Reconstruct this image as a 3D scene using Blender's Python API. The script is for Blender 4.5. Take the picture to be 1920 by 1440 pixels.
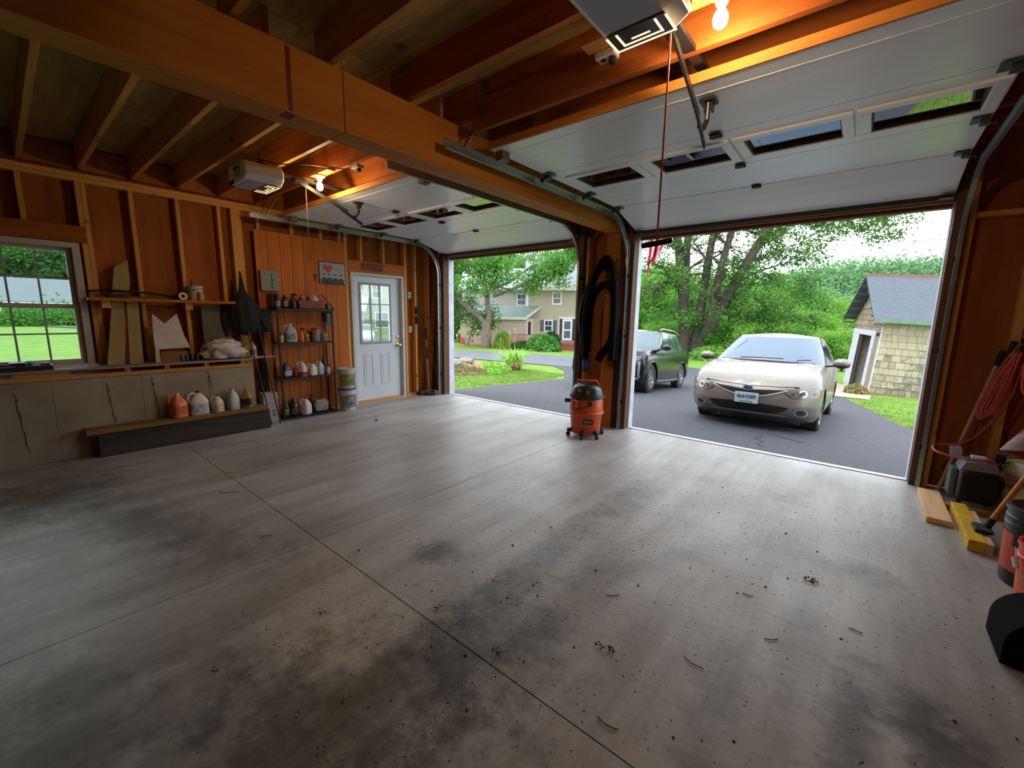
import bpy, bmesh, math, random
import numpy as np
from mathutils import Vector, Matrix, Euler, noise
random.seed(7); rng = np.random.default_rng(7)
for o in list(bpy.data.objects): bpy.data.objects.remove(o)
SC = bpy.context.scene; COL = SC.collection
R_ = math.radians
# ------------------------------------------------------------ camera
cd = bpy.data.cameras.new('camera'); cam = bpy.data.objects.new('camera', cd); COL.objects.link(cam)
cd.sensor_width = 36; cd.lens = 792.94/1920*36; cd.clip_end = 500; cd.clip_start = .02
rt = Vector((.76877285, .63933601, .01541988)); up = Vector((-.11406203, .11334976, .98698616)); fw = Vector((-.62926796, .76052699, -.16006418))
cam.matrix_world = Matrix(((rt.x, up.x, -fw.x, 0), (rt.y, up.y, -fw.y, 0), (rt.z, up.z, -fw.z, 1.46), (0, 0, 0, 1)))
SC.camera = cam
# ------------------------------------------------------------ sky and exposure
W = bpy.data.worlds.new('sky'); SC.world = W; W.use_nodes = True
nt = W.node_tree; nt.nodes.clear()
wo = nt.nodes.new('ShaderNodeOutputWorld'); bg = nt.nodes.new('ShaderNodeBackground'); tc = nt.nodes.new('ShaderNodeTexCoord')
nz = nt.nodes.new('ShaderNodeTexNoise'); nz.inputs['Scale'].default_value = 2.2; nz.inputs['Detail'].default_value = 5
mp = nt.nodes.new('ShaderNodeMapping'); mp.inputs['Scale'].default_value = (1, 1, 3)
cr = nt.nodes.new('ShaderNodeValToRGB'); cr.color_ramp.elements[0].position = .35; cr.color_ramp.elements[1].position = .65
cr.color_ramp.elements[0].color = (.80, .88, 1, 1); cr.color_ramp.elements[1].color = (1, 1, 1, 1)
for a, b in ((tc.outputs['Generated'], mp.inputs[0]), (mp.outputs[0], nz.inputs[0]), (nz.outputs[0], cr.inputs[0]), (cr.outputs[0], bg.inputs[0]), (bg.outputs[0], wo.inputs[0])): nt.links.new(a, b)
bg.inputs[1].default_value = 2.0
sd = bpy.data.lights.new('sun', 'SUN'); sd.energy = 1.2; sd.angle = R_(25); sd.color = (1, .97, .92)
sun = bpy.data.objects.new('sun', sd); COL.objects.link(sun); sun.rotation_euler = (R_(28), R_(-16), 0)
SC.view_settings.view_transform = 'Standard'; SC.view_settings.look = 'None'; SC.view_settings.exposure = 1.0; SC.view_settings.gamma = 1
SC.view_settings.use_curve_mapping = False
# ------------------------------------------------------------ materials
MATS = {}
def hexc(c):
    if isinstance(c, str):
        v = [int(c[i:i+2], 16)/255 for i in (0, 2, 4)]
        return tuple(x/12.92 if x <= .04045 else ((x+.055)/1.055)**2.4 for x in v)
    return c
def M(name, c, rough=.6, metal=0, var=.15, scale=6, bump=.0, stretch=(1, 1, 1), c2=None, objvar=0, coat=0, emit=0, trans=0, detail=4, spec=.5, knots=0):
    if name in MATS: return MATS[name]
    c = hexc(c); m = bpy.data.materials.new(name); m.use_nodes = True; t = m.node_tree; L = t.links; N = t.nodes
    p = N['Principled BSDF']; p.inputs['Roughness'].default_value = rough; p.inputs['Metallic'].default_value = metal
    p.inputs['Coat Weight'].default_value = coat; p.inputs['Specular IOR Level'].default_value = spec
    tc = N.new('ShaderNodeTexCoord'); mp = N.new('ShaderNodeMapping'); mp.inputs['Scale'].default_value = stretch
    L.new(tc.outputs['Object'], mp.inputs[0])
    nz = N.new('ShaderNodeTexNoise'); nz.inputs['Scale'].default_value = scale; nz.inputs['Detail'].default_value = detail; nz.inputs['Roughness'].default_value = .6
    L.new(mp.outputs[0], nz.inputs['Vector'])
    if objvar:
        oi = N.new('ShaderNodeObjectInfo'); ad = N.new('ShaderNodeVectorMath'); ad.operation = 'ADD'; ml = N.new('ShaderNodeMath'); ml.operation = 'MULTIPLY'; ml.inputs[1].default_value = 37
        L.new(oi.outputs['Random'], ml.inputs[0]); L.new(mp.outputs[0], ad.inputs[0]); L.new(ml.outputs[0], ad.inputs[1]); L.new(ad.outputs[0], nz.inputs['Vector'])
    r = N.new('ShaderNodeValToRGB'); e = r.color_ramp.elements
    e[0].position = .3; e[1].position = .7
    lo = hexc(c2) if c2 else tuple(x*(1-var) for x in c)
    hi = c if c2 else tuple(min(1, x*(1+var)) for x in c)
    e[0].color = (*lo, 1); e[1].color = (*hi, 1)
    L.new(nz.outputs[0], r.inputs[0]); out = r.outputs[0]
    if knots:
        v = N.new('ShaderNodeTexVoronoi'); v.inputs['Scale'].default_value = knots; L.new(nz.inputs['Vector'].links[0].from_socket if False else tc.outputs['Object'], v.inputs['Vector'])
        k = N.new('ShaderNodeValToRGB'); k.color_ramp.elements[0].position = .05; k.color_ramp.elements[1].position = .12
        k.color_ramp.elements[0].color = (.25, .2, .2, 1); k.color_ramp.elements[1].color = (1, 1, 1, 1)
        mx = N.new('ShaderNodeMixRGB'); mx.blend_type = 'MULTIPLY'; mx.inputs[0].default_value = .8
        L.new(v.outputs['Distance'], k.inputs[0]); L.new(out, mx.inputs[1]); L.new(k.outputs[0], mx.inputs[2]); out = mx.outputs[0]
    if objvar:
        hs = N.new('ShaderNodeHueSaturation'); mr = N.new('ShaderNodeMapRange'); mr.inputs[3].default_value = 1-objvar; mr.inputs[4].default_value = 1+objvar
        L.new(oi.outputs['Random'], mr.inputs[0]); L.new(mr.outputs[0], hs.inputs['Value']); L.new(out, hs.inputs['Color']); out = hs.outputs[0]
    L.new(out, p.inputs['Base Color'])
    if bump:
        b = N.new('ShaderNodeBump'); b.inputs['Strength'].default_value = min(1, bump); b.inputs['Distance'].default_value = .01
        L.new(nz.outputs[0], b.inputs['Height']); L.new(b.outputs[0], p.inputs['Normal'])
    if emit:
        L.new(out, p.inputs['Emission Color']); p.inputs['Emission Strength'].default_value = emit
    if trans:
        tr = N.new('ShaderNodeBsdfTranslucent'); mx = N.new('ShaderNodeMixShader'); mx.inputs[0].default_value = trans
        L.new(out, tr.inputs[0]); L.new(p.outputs[0], mx.inputs[1]); L.new(tr.outputs[0], mx.inputs[2]); L.new(mx.outputs[0], N['Material Output'].inputs[0])
    MATS[name] = m; return m
def glassmat(name, tint=(.9, .95, .95), gl=.12, rough=.02):
    m = bpy.data.materials.new(name); m.use_nodes = True; t = m.node_tree; N = t.nodes; L = t.links
    N.remove(N['Principled BSDF']); tr = N.new('ShaderNodeBsdfTransparent'); tr.inputs[0].default_value = (*tint, 1)
    g = N.new('ShaderNodeBsdfGlossy'); g.inputs['Roughness'].default_value = rough; f = N.new('ShaderNodeFresnel'); f.inputs[0].default_value = 1.5
    a = N.new('ShaderNodeMath'); a.operation = 'ADD'; a.inputs[1].default_value = gl-.04; a.use_clamp = True; mx = N.new('ShaderNodeMixShader')
    L.new(f.outputs[0], a.inputs[0]); L.new(a.outputs[0], mx.inputs[0]); L.new(tr.outputs[0], mx.inputs[1]); L.new(g.outputs[0], mx.inputs[2]); L.new(mx.outputs[0], N['Material Output'].inputs[0])
    MATS[name] = m; return m
def wood(name, c, axis, c2=None, rough=.65, objvar=.12, knots=0, var=.2):
    s = [14, 14, 14]; s[axis] = .8
    return M(name, c, rough, stretch=s, scale=1.3, c2=c2, objvar=objvar, bump=.15, knots=knots, var=var, detail=6, spec=.25)
WX, WY, WZ = wood('stud_wood_x', 'D49C56', 0, 'BC8440', knots=3.2), wood('stud_wood_y', 'D49C56', 1, 'BC8440', knots=3.2), wood('stud_wood_z', 'D49C56', 2, 'BC8440', knots=3.2)
BEAM = wood('beam_wood', 'BC7A30', 1, 'A8641E', objvar=.05)
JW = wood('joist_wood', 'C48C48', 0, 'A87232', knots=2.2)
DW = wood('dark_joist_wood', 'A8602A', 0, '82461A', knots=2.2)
PLY = M('plywood_wall', 'A4602A', .7, scale=1.5, stretch=(6, 6, 1), c2='84461A', objvar=.1, bump=.1, detail=6, knots=2.1, spec=.2)
PLYC = M('plywood_subfloor', 'B8985A', .75, scale=1.6, stretch=(1, 8, 8), c2='86703E', objvar=.12, bump=.1, detail=6, spec=.2, knots=2)
PLANK = wood('plank_panel', 'C07030', 2, 'A65C20', objvar=.1, knots=1.6)
GREY = M('grey_board', '8A7A6C', .7, stretch=(6, .8, 6), scale=1.5)
WHITEP = M('white_paint', 'D8DCE0', .45, var=.04)
DOORP = M('door_paint', 'CCD6DE', .4, var=.05, scale=3)
TRIMW = M('trim_white', 'C8CACC', .5, var=.06)
JAMB = wood('jamb_brown', '70503C', 2, '5A3C2A', objvar=.05)
BLACK = M('black_plastic', (.012, .012, .013), .45, var=.2)
MATTEB = M('matte_black', (.008, .008, .008), .8, var=.2)
RUBBER = M('rubber', (.02, .02, .021), .8, var=.2, bump=.1, scale=40)
STEEL = M('galvanised_steel', '9AA4A6', .35, metal=.85, var=.12, scale=20)
DSTEEL = M('dark_steel', '24262A', .4, metal=.6, var=.2)
BSTEEL = M('black_steel', (.02, .02, .022), .4, metal=.5)
CHROME = M('chrome', (.85, .86, .88), .08, metal=1, var=.03)
BRASS = M('brass', (.8, .55, .18), .2, metal=1, var=.05)
GLASS = glassmat('window_glass', (.86, .93, .92), .06)
DGLASS = glassmat('door_glass', (.55, .6, .6), .2)
CLEARP = glassmat('clear_plastic', (.8, .8, .78), .15, .15)
# ------------------------------------------------------------ mesh builder
ORI = {}
class MB:
    def __init__(s): s.v = []; s.f = []
    def add(s, vs, fs):
        n = len(s.v); s.v += [tuple(v) for v in vs]; s.f += [tuple(i+n for i in f) for f in fs]; return s
    def box(s, c, d, rot=None):
        x, y, z = d[0]/2, d[1]/2, d[2]/2
        vs = [Vector((a*x, b*y, e*z)) for e in (-1, 1) for b in (-1, 1) for a in (-1, 1)]
        if rot is not None: m = rot if isinstance(rot, Matrix) else Euler(rot).to_matrix(); vs = [m @ v for v in vs]
        c = Vector(c); return s.add([v+c for v in vs], [(0, 2, 3, 1), (4, 5, 7, 6), (0, 1, 5, 4), (2, 6, 7, 3), (0, 4, 6, 2), (1, 3, 7, 5)])
    def b2(s, a, b):
        return s.box([(a[i]+b[i])/2 for i in range(3)], [abs(b[i]-a[i]) for i in range(3)])
    def bar(s, p, q, w, h, upv=(0, 0, 1)):
        p, q = Vector(p), Vector(q); d = (q-p); L = d.length; d.normalize(); u = Vector(upv)
        if abs(d.dot(u)) > .99: u = Vector((0, 1, 0))
        sd = d.cross(u).normalized(); u = sd.cross(d); m = Matrix((d, sd, u)).transposed()
        return s.box((p+q)/2, (L, w, h), m)
    def tube(s, pts, r, n=8, cap=True):
        P = [Vector(p) for p in pts]; rs = r if hasattr(r, '__len__') else [r]*len(P); ref = None; rings = []
        for i, p in enumerate(P):
            d = (P[min(i+1, len(P)-1)]-P[max(i-1, 0)]).normalized()
            if ref is None: ref = Vector((0, 0, 1)) if abs(d.z) < .9 else Vector((1, 0, 0))
            a = d.cross(ref)
            if a.length < 1e-4: a = d.cross(Vector((0, 1, .1)))
            a.normalize(); b = a.cross(d).normalized(); ref = b
            rings.append([p+(a*math.cos(t)+b*math.sin(t))*rs[i] for t in [2*math.pi*k/n for k in range(n)]])
        vs = [v for g in rings for v in g]; fs = []
        for i in range(len(P)-1):
            for k in range(n): fs.append((i*n+k, i*n+(k+1) % n, (i+1)*n+(k+1) % n, (i+1)*n+k))
        if cap: fs += [tuple(reversed(range(n))), tuple((len(P)-1)*n+k for k in range(n))]
        return s.add(vs, fs)
    def cyl(s, p, q, r, n=16): return s.tube([p, q], r, n)
    def lathe(s, prof, c=(0, 0, 0), n=20, sx=1, sy=1, e=2, m=None, cap=True):
        vs = []; fs = []
        for r, z in prof:
            for k in range(n):
                t = 2*math.pi*k/n; ct, st = math.cos(t), math.sin(t); q = (abs(ct)**e+abs(st)**e)**(-1/e)
                v = Vector((r*ct*q*sx, r*st*q*sy, z))
                if m is not None: v = m @ v
                vs.append(v+Vector(c))
        for i in range(len(prof)-1):
            for k in range(n): fs.append((i*n+k, i*n+(k+1) % n, (i+1)*n+(k+1) % n, (i+1)*n+k))
        if cap: fs += [tuple(reversed(range(n))), tuple((len(prof)-1)*n+k for k in range(n))]
        return s.add(vs, fs)
    def prism(s, poly, a, b, axis=0):
        n = len(poly)
        def mk(t, p): return {0: (t, p[0], p[1]), 1: (p[0], t, p[1]), 2: (p[0], p[1], t)}[axis]
        vs = [mk(a, p) for p in poly]+[mk(b, p) for p in poly]
        return s.add(vs, [tuple(range(n)), tuple(reversed(range(n, 2*n)))]+[(i, (i+1) % n, n+(i+1) % n, n+i) for i in range(n)])
    def sweep(s, prof, path, side=(1, 0, 0)):
        P = [Vector(p) for p in path]; sd = Vector(side); rings = []
        for i, p in enumerate(P):
            d = (P[min(i+1, len(P)-1)]-P[max(i-1, 0)]).normalized(); nn = sd.cross(d).normalized()
            rings.append([p+sd*a+nn*b for a, b in prof])
        n = len(prof); vs = [v for g in rings for v in g]
        fs = [(i*n+k, i*n+(k+1) % n, (i+1)*n+(k+1) % n, (i+1)*n+k) for i in range(len(P)-1) for k in range(n)]
        fs += [tuple(reversed(range(n))), tuple((len(P)-1)*n+k for k in range(n))]
        return s.add(vs, fs)
    def grid(s, rows, closed=False):
        n = len(rows[0]); vs = [v for r in rows for v in r]; fs = []
        for i in range(len(rows)-1):
            for k in range(n if closed else n-1): fs.append((i*n+k, i*n+(k+1) % n, (i+1)*n+(k+1) % n, (i+1)*n+k))
        return s.add(vs, fs)
    def sphere(s, c, r, n=10, sx=1, sy=1, sz=1):
        prof = [(max(.001, math.sin(math.pi*i/n))*r, -math.cos(math.pi*i/n)*r*sz) for i in range(n+1)]
        return s.lathe(prof, c, n*2, sx, sy)
    def build(s, name, mat, parent=None, smooth=False, bevel=0, world=True, fixn=True):
        me = bpy.data.meshes.new(name); vs = [Vector(v) for v in s.v]
        if parent is not None: off = ORI.get(parent.name, Vector()) if world else Vector()
        else:
            if world:
                xs = [v.x for v in vs]; ys = [v.y for v in vs]; zs = [v.z for v in vs]
                off = Vector(((min(xs)+max(xs))/2, (min(ys)+max(ys))/2, min(zs)))
            else: off = Vector()
        me.from_pydata([v-off for v in vs], [], s.f)
        if fixn:
            bm = bmesh.new(); bm.from_mesh(me); bmesh.ops.recalc_face_normals(bm, faces=bm.faces); bm.to_mesh(me); bm.free()
        me.materials.append(mat); o = bpy.data.objects.new(name, me); COL.objects.link(o)
        ORI[o.name] = off if world else Vector()
        if parent is not None: o.parent = parent
        elif world: o.location = off
        if smooth:
            me.shade_smooth()
            if smooth != 'all': me.set_sharp_from_angle(angle=R_(40))
        if bevel:
            b = o.modifiers.new('bevel', 'BEVEL'); b.width = bevel; b.segments = 2; b.limit_method = 'ANGLE'
        return o
def thing(name, label, cat, loc=(0, 0, 0), rot=(0, 0, 0), group=None, local=False):
    o = bpy.data.objects.new(name, None); COL.objects.link(o); o.location = loc; o.rotation_euler = rot
    ORI[o.name] = Vector() if local else Vector(loc); o.empty_display_size = .1
    o['label'] = label; o['category'] = cat
    if group: o['group'] = group
    return o
def tag(o, label, cat, group=None, kind=None):
    o['label'] = label; o['category'] = cat
    if group: o['group'] = group
    if kind: o['kind'] = kind
    return o
def struct(o, label=None, cat=None):
    o['kind'] = 'structure'
    if label: o['label'] = label; o['category'] = cat
    return o
def lab(o, l): o['label'] = l; return o
def copytree(o, parent=None):
    c = o.copy(); COL.objects.link(c)
    if parent is not None: c.parent = parent
    for ch in o.children: copytree(ch, c)
    return c
def text(s, size, mat, parent, mtx, ext=.001, name='lettering', font_bold=False, sx=1):
    cu = bpy.data.curves.new('t', 'FONT'); cu.body = s; cu.size = size; cu.extrude = ext; cu.align_x = 'CENTER'; cu.align_y = 'CENTER'; cu.resolution_u = 2
    if font_bold: cu.offset = size*.02
    t = bpy.data.objects.new('t', cu); COL.objects.link(t); bpy.context.view_layer.update()
    me = bpy.data.meshes.new_from_object(t.evaluated_get(bpy.context.evaluated_depsgraph_get()))
    bpy.data.objects.remove(t); me.transform(mtx @ Matrix.Diagonal((sx, 1, 1, 1))); me.materials.clear(); me.materials.append(mat)
    o = bpy.data.objects.new(name, me); COL.objects.link(o); o.parent = parent; return o
def frame(loc, xdir, ydir):
    x = Vector(xdir).normalized(); y = Vector(ydir).normalized(); z = x.cross(y); m = Matrix((x, y, z)).transposed().to_4x4(); m.translation = Vector(loc); return m
GY = [-60, 5.3, 7.5, 9, 12.7, 18.8, 22, 28, 32, 60, 200]; GZ = [-.06, -.05, -.19, -.28, -.62, -.95, -1.0, -1.2, -1.5, -1.9, -2.2]
def g(y): return float(np.interp(y, GY, GZ))
# ------------------------------------------------------------ floor
def floormat():
    m = bpy.data.materials.new('concrete_floor'); m.use_nodes = True; t = m.node_tree; N = t.nodes; L = t.links; p = N['Principled BSDF']
    ge = N.new('ShaderNodeNewGeometry')
    def noise(sc, det=5, st=(1, 1, 1), rough=.6, rz=0):
        mp = N.new('ShaderNodeMapping'); mp.inputs['Scale'].default_value = st; mp.inputs['Rotation'].default_value = (0, 0, rz); L.new(ge.outputs['Position'], mp.inputs[0])
        n = N.new('ShaderNodeTexNoise'); n.inputs['Scale'].default_value = sc; n.inputs['Detail'].default_value = det; n.inputs['Roughness'].default_value = rough; L.new(mp.outputs[0], n.inputs['Vector']); return n.outputs[0]
    def ramp(s, a, b, ca, cb):
        r = N.new('ShaderNodeValToRGB'); e = r.color_ramp.elements; e[0].position = a; e[1].position = b; e[0].color = (*ca, 1); e[1].color = (*cb, 1); L.new(s, r.inputs[0]); return r.outputs[0]
    def mul(a, b, f=1.0):
        x = N.new('ShaderNodeMixRGB'); x.blend_type = 'MULTIPLY'; x.inputs[0].default_value = f; L.new(a, x.inputs[1]); L.new(b, x.inputs[2]); return x.outputs[0]
    base = ramp(noise(.9, 8), .3, .72, (.31, .31, .302), (.52, .54, .545))
    base = mul(base, ramp(noise(1.3, 6, (3.2, .35, 1), rz=-.15), .38, .6, (.68, .64, .6), (1, 1, 1)), .85)      # tyre streaks along the bays
    base = mul(base, ramp(noise(28, 4), .33, .5, (.8, .79, .78), (1, 1, 1)), .7)
    # first a broad, weak darkening of the near floor, then oil and dirt stains where the photograph shows them: x, y, rx, ry, angle, strength
    for (x, y, rx, ry, a, s) in STAINS_AND_TONE:
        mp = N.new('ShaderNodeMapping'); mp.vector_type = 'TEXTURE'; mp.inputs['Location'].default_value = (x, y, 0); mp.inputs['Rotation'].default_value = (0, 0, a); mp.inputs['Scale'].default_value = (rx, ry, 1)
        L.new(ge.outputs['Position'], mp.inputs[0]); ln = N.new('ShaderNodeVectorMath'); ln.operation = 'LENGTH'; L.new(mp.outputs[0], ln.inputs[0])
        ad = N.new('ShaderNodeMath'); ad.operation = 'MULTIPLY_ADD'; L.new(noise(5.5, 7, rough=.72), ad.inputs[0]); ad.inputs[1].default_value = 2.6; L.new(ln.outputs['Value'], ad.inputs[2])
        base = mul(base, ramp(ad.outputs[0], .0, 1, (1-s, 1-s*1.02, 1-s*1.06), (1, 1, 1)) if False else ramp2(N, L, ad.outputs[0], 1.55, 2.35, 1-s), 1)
    L.new(base, p.inputs['Base Color'])
    rr = N.new('ShaderNodeMapRange'); rr.inputs[3].default_value = .30; rr.inputs[4].default_value = .58; L.new(noise(2.2, 5), rr.inputs[0]); L.new(rr.outputs[0], p.inputs['Roughness'])
    p.inputs['Specular IOR Level'].default_value = .6
    b = N.new('ShaderNodeBump'); b.inputs['Strength'].default_value = .25; b.inputs['Distance'].default_value = .004; L.new(noise(35, 6), b.inputs['Height']); L.new(b.outputs[0], p.inputs['Normal'])
    return m
def ramp2(N, L, s, a, b, v):
    mr = N.new('ShaderNodeMapRange'); mr.inputs[1].default_value = a; mr.inputs[2].default_value = b; mr.inputs[3].default_value = v; mr.inputs[4].default_value = 1; L.new(s, mr.inputs[0])
    c = N.new('ShaderNodeCombineColor'); L.new(mr.outputs[0], c.inputs[0]); L.new(mr.outputs[0], c.inputs[1]); L.new(mr.outputs[0], c.inputs[2]); return c.outputs[0]
STAINS_AND_TONE = [(-2.6, -.5, 4.2, 1.7, .1, .18), (-1.2, 1.2, .42, .55, 0, .6), (-1.25, .75, .6, .5, 0, .6), (-1.35, .45, .8, .4, 0, .5), (-1.36, 1.95, .17, .9, .05, .5), (-1.33, 3.2, .22, .65, 0, .38), (-.8, 2.4, .13, .9, -.5, .28),
          (.12, 1.85, .11, .42, -.05, .65), (.30, 2.05, .2, .22, .2, .65), (.39, 1.9, .14, .28, 0, .55), (.104, 3.08, .24, .15, .2, .55), (-1.894, 1.586, .24, .15, .4, .6), (-.346, 4.0, .14, .28, 0, .4), (-.28, 1.6, .11, .55, 0, .4), (-.07, 2.2, .11, .55, 0, .3),
          (-3.8, .45, 1.5, .32, .35, .4), (-5.0, .2, .8, .5, 0, .4), (-2.0, -.05, .6, .25, 0, .4)]
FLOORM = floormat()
fl = struct(MB().b2((-6.3, -4, -.14), (1.6, 5.3, -.02)).build('floor', M('joint_dark', (.012, .011, .01), .9)), 'grey concrete garage floor slab cut by dark control joints, stained and dusty', 'floor')
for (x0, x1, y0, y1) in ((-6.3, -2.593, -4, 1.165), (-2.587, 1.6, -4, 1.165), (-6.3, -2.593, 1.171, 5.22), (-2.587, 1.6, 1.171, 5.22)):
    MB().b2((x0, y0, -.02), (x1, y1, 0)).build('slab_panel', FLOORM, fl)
for i, (x0, x1) in enumerate(((-5.85, -3.10), (-2.31, .45))):
    struct(MB().b2((x0, 5.225, -.03), (x1, 5.295, .008)).build('trim_%d' % (i+1), M('threshold_strip', 'C8CCD2', .5, var=.08)), ['pale concrete lip at the foot of the left bay opening', 'pale concrete lip at the foot of the right bay opening'][i], 'threshold')
# ------------------------------------------------------------ left wall
wl = thing('wall_left', 'open-stud plywood garage side wall with window and white door', 'wall', (-6.3, 0, 0)); struct(wl)
def sheath(y0, y1, z0, z1): MB().b2((-6.33, y0+.002, z0), (-6.3, y1-.002, z1)).build('plywood_sheet', PLY, wl)
for y0, y1 in ((-4, -2.6), (-2.6, -1.5), (.62, 1.85), (1.85, 3.1), (3.1, 3.55), (4.52, 5.3)): sheath(y0, y1, 0, 3.06)
for y_ in (-2.6, -1.5, 1.85, 3.1, 5.3, -4): MB().b2((-6.35, y_-.04, 0), (-6.331, y_+.04, 3.06)).build('light_leak_strip', JAMB, wl)  # unseen strips added behind the sheet seams to keep daylight from leaking in
for y_ in (.62, 3.55, 4.52): MB().b2((-6.35, y_-.03, 2.15), (-6.331, y_+.03, 3.06)).build('light_leak_strip', JAMB, wl)
MB().b2((-6.35, .615, 0), (-6.331, .68, 2.2)).build('light_leak_strip', JAMB, wl)
sheath(-1.5, .62, 0, .86); sheath(-1.5, .62, 2.13, 3.06); sheath(3.55, 4.52, 2.09, 3.06)
def stud(y, w=.038, z0=.86, z1=2.709, x1=-6.2, m=WZ, nm='stud'): return MB().b2((-6.3, y-w/2, z0), (x1, y+w/2, z1)).build(nm, m, wl, bevel=.002)
for y in (-3.6, -3.2, -2.8, -2.4, -2.0, -1.6): stud(y)
for y in (-1.2, -.8, -.4, 0, .265): stud(y, z0=2.27)
stud(.655); stud(.695); stud(1.055); stud(1.455); stud(1.86); stud(2.045, .115, z0=0); stud(2.29, z0=0)
for y in (2.71, 3.115, 3.40): stud(y, z0=0)
stud(3.49, .045, z0=0)
for y in (3.75, 4.15): stud(y, z0=2.27)
stud(4.57, .045, z0=0); stud(4.78, .04, z0=0); stud(5.07, .04, z0=0)
for i, (a, b) in enumerate(((-4, -1.0), (-1.0, 2.2), (2.2, 5.2))):
    MB().b2((-6.3, a, 2.71), (-6.2, b, 2.75)).build('top_plate', WY, wl, bevel=.002); MB().b2((-6.3, a+.001, 2.751), (-6.19, b, 2.79)).build('top_plate', WY, wl, bevel=.002)
MB().b2((-6.3, -1.55, 2.115), (-6.17, .675, 2.275)).build('window_header', wood('header_wood', 'A05818', 1, '84420E'), wl, bevel=.003)
MB().b2((-6.3, 3.51, 2.085), (-6.19, 4.545, 2.265)).build('door_header', wood('header_wood2', 'B86C26', 1, 'A05A1A'), wl, bevel=.003)
MB().b2((-6.3, 2.1, 0), (-6.2, 3.47, .038)).build('bottom_plate', WY, wl); MB().b2((-6.3, 4.6, 0), (-6.2, 5.1, .038)).build('bottom_plate', WY, wl)
CONC = M('old_concrete', 'A0947E', .85, scale=2.2, c2='7E735F', bump=.25, detail=8)
CRK = M('crack_dark', '2E2820', .9, var=.4, scale=20)
for y_, z0, z1 in ((.02, .10, .70), (.632, .30, .72), (.99, .32, .74), (1.50, .55, .76)):
    MB().tube([(-5.852, y_+.03*(1-q_)+.006*math.sin(q_*23+y_*9), z0+(z1-z0)*q_) for q_ in np.linspace(0, 1, 12)], [.0012+.0018*abs(math.sin(q_*7+y_)) for q_ in np.linspace(0, 1, 12)], 5).build('wall_crack', CRK, wl)
    MB().box((-5.853, y_+.008, z1-.07), (.005, .016, .014), (.6, 0, 0)).build('tie_mark', CRK, wl)
for a, b in ((-4, -.90), (-.899, .25), (.2505, .90), (.9005, 1.50), (1.5005, 1.985)):
    MB().prism([(-6.29, 0), (-5.85, 0), (-5.86, .775), (-6.29, .775)], a, b, 1).build('foundation_block', CONC, wl, bevel=.004)
MB().b2((-6.28, -4, .776), (-5.95, 1.98, .812)).build('sill_plate', WY, wl)
for y in (-1.5, -1.1, -.7, -.35): MB().b2((-6.2, y, .812), (-5.96, y+.04, .855)).build('sill_block', WY, wl)
MB().b2((-6.2, .02, .812), (-5.955, .40, .855)).build('sill_block', WY, wl)
for y in (.80, 1.13, 1.50, 1.88): MB().b2((-6.2, y, .812), (-5.955, y+.045, .855)).build('sill_block', WY, wl)
sb = MB().b2((-6.2, -2.4, .856), (-5.90, 2.0, .88)).build('sill_shelf', GREY, bevel=.003)
tag(sb, 'long grey-brown board resting along the foundation top below the window', 'shelf')
# window_1
w1 = thing('window_1', 'double-hung window with white grilles over the green lawn', 'window', (-6.25, -.45, .88)); struct(w1)
VIN = M('vinyl_frame', 'B4ACA4', .5, var=.05)
MB().b2((-6.34, -1.48, .88), (-6.19, -1.42, 2.11)).b2((-6.34, .555, .88), (-6.19, .61, 2.11)).b2((-6.34, -1.42, 2.06), (-6.19, .555, 2.11)).b2((-6.34, -1.42, .88), (-6.19, .555, .905)).build('window_frame', VIN, w1)
for n, (z0, z1, x) in enumerate(((1.46, 2.06, -6.29), (.905, 1.50, -6.245))):
    MB().b2((x-.02, -1.42, z0), (x+.02, -1.38, z1)).b2((x-.02, .51, z0), (x+.02, .555, z1)).b2((x-.02, -1.38, z0), (x+.02, .51, z0+.045)).b2((x-.02, -1.38, z1-.035), (x+.02, .51, z1)).build('sash', VIN, w1)
    k = MB()
    for i in range(1, 9): y = .51-i*.2105; k.b2((x-.006, y-.008, z0+.045), (x+.006, y+.008, z1-.035))
    zm = (z0+z1)/2+.005; k.b2((x-.0055, -1.38, zm-.008), (x+.0055, .51, zm+.008)).build('grille', M('grille_grey', '8E9494', .5), w1)
    MB().b2((x-.003, -1.38, z0+.045), (x+.003, .51, z1-.035)).build('pane', GLASS, w1)
MB().b2((-6.19, -1.5, .881), (-6.10, .62, .89)).build('window_stool', TRIMW, w1)
# door_1
d1 = thing('door_1', 'pale grey-white entry door with nine lights and brass knob', 'door', (-6.3, 4.04, 0)); struct(d1)
def frm(y0, y1, z0, z1, hy0, hy1, hz0, hz1, x0, x1):  # board with a hole
    return MB().b2((x0, y0, z0), (x1, hy0, z1)).b2((x0, hy1, z0), (x1, y1, z1)).b2((x0, hy0, z0), (x1, hy1, hz0)).b2((x0, hy0, hz1), (x1, hy1, z1))
frm(3.60, 4.49, .03, 2.05, 3.745, 4.285, .985, 1.92, -6.32, -6.275).build('door_leaf', DOORP, d1)
frm(3.72, 4.31, .96, 1.945, 3.755, 4.275, .995, 1.91, -6.275, -6.262).build('light_surround', M('door_moulding', '8E969E', .45, var=.03), d1, bevel=.004)
k = MB()
for i in (1, 2): y = 3.755+i*.1733; k.b2((-6.285, y-.009, .995), (-6.268, y+.009, 1.91)); z = .995+i*.305; k.b2((-6.2845, 3.755, z-.009), (-6.2685, 4.275, z+.009))
k.build('muntin', M('muntin_grey', '9AA4A8', .5), d1)
for i in range(3):
    for j in range(3): MB().b2((-6.29, 3.757+i*.1733, .997+j*.305), (-6.286, 3.757+(i+1)*.1733-.003, .997+(j+1)*.305-.003)).build('pane', GLASS, d1)
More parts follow.
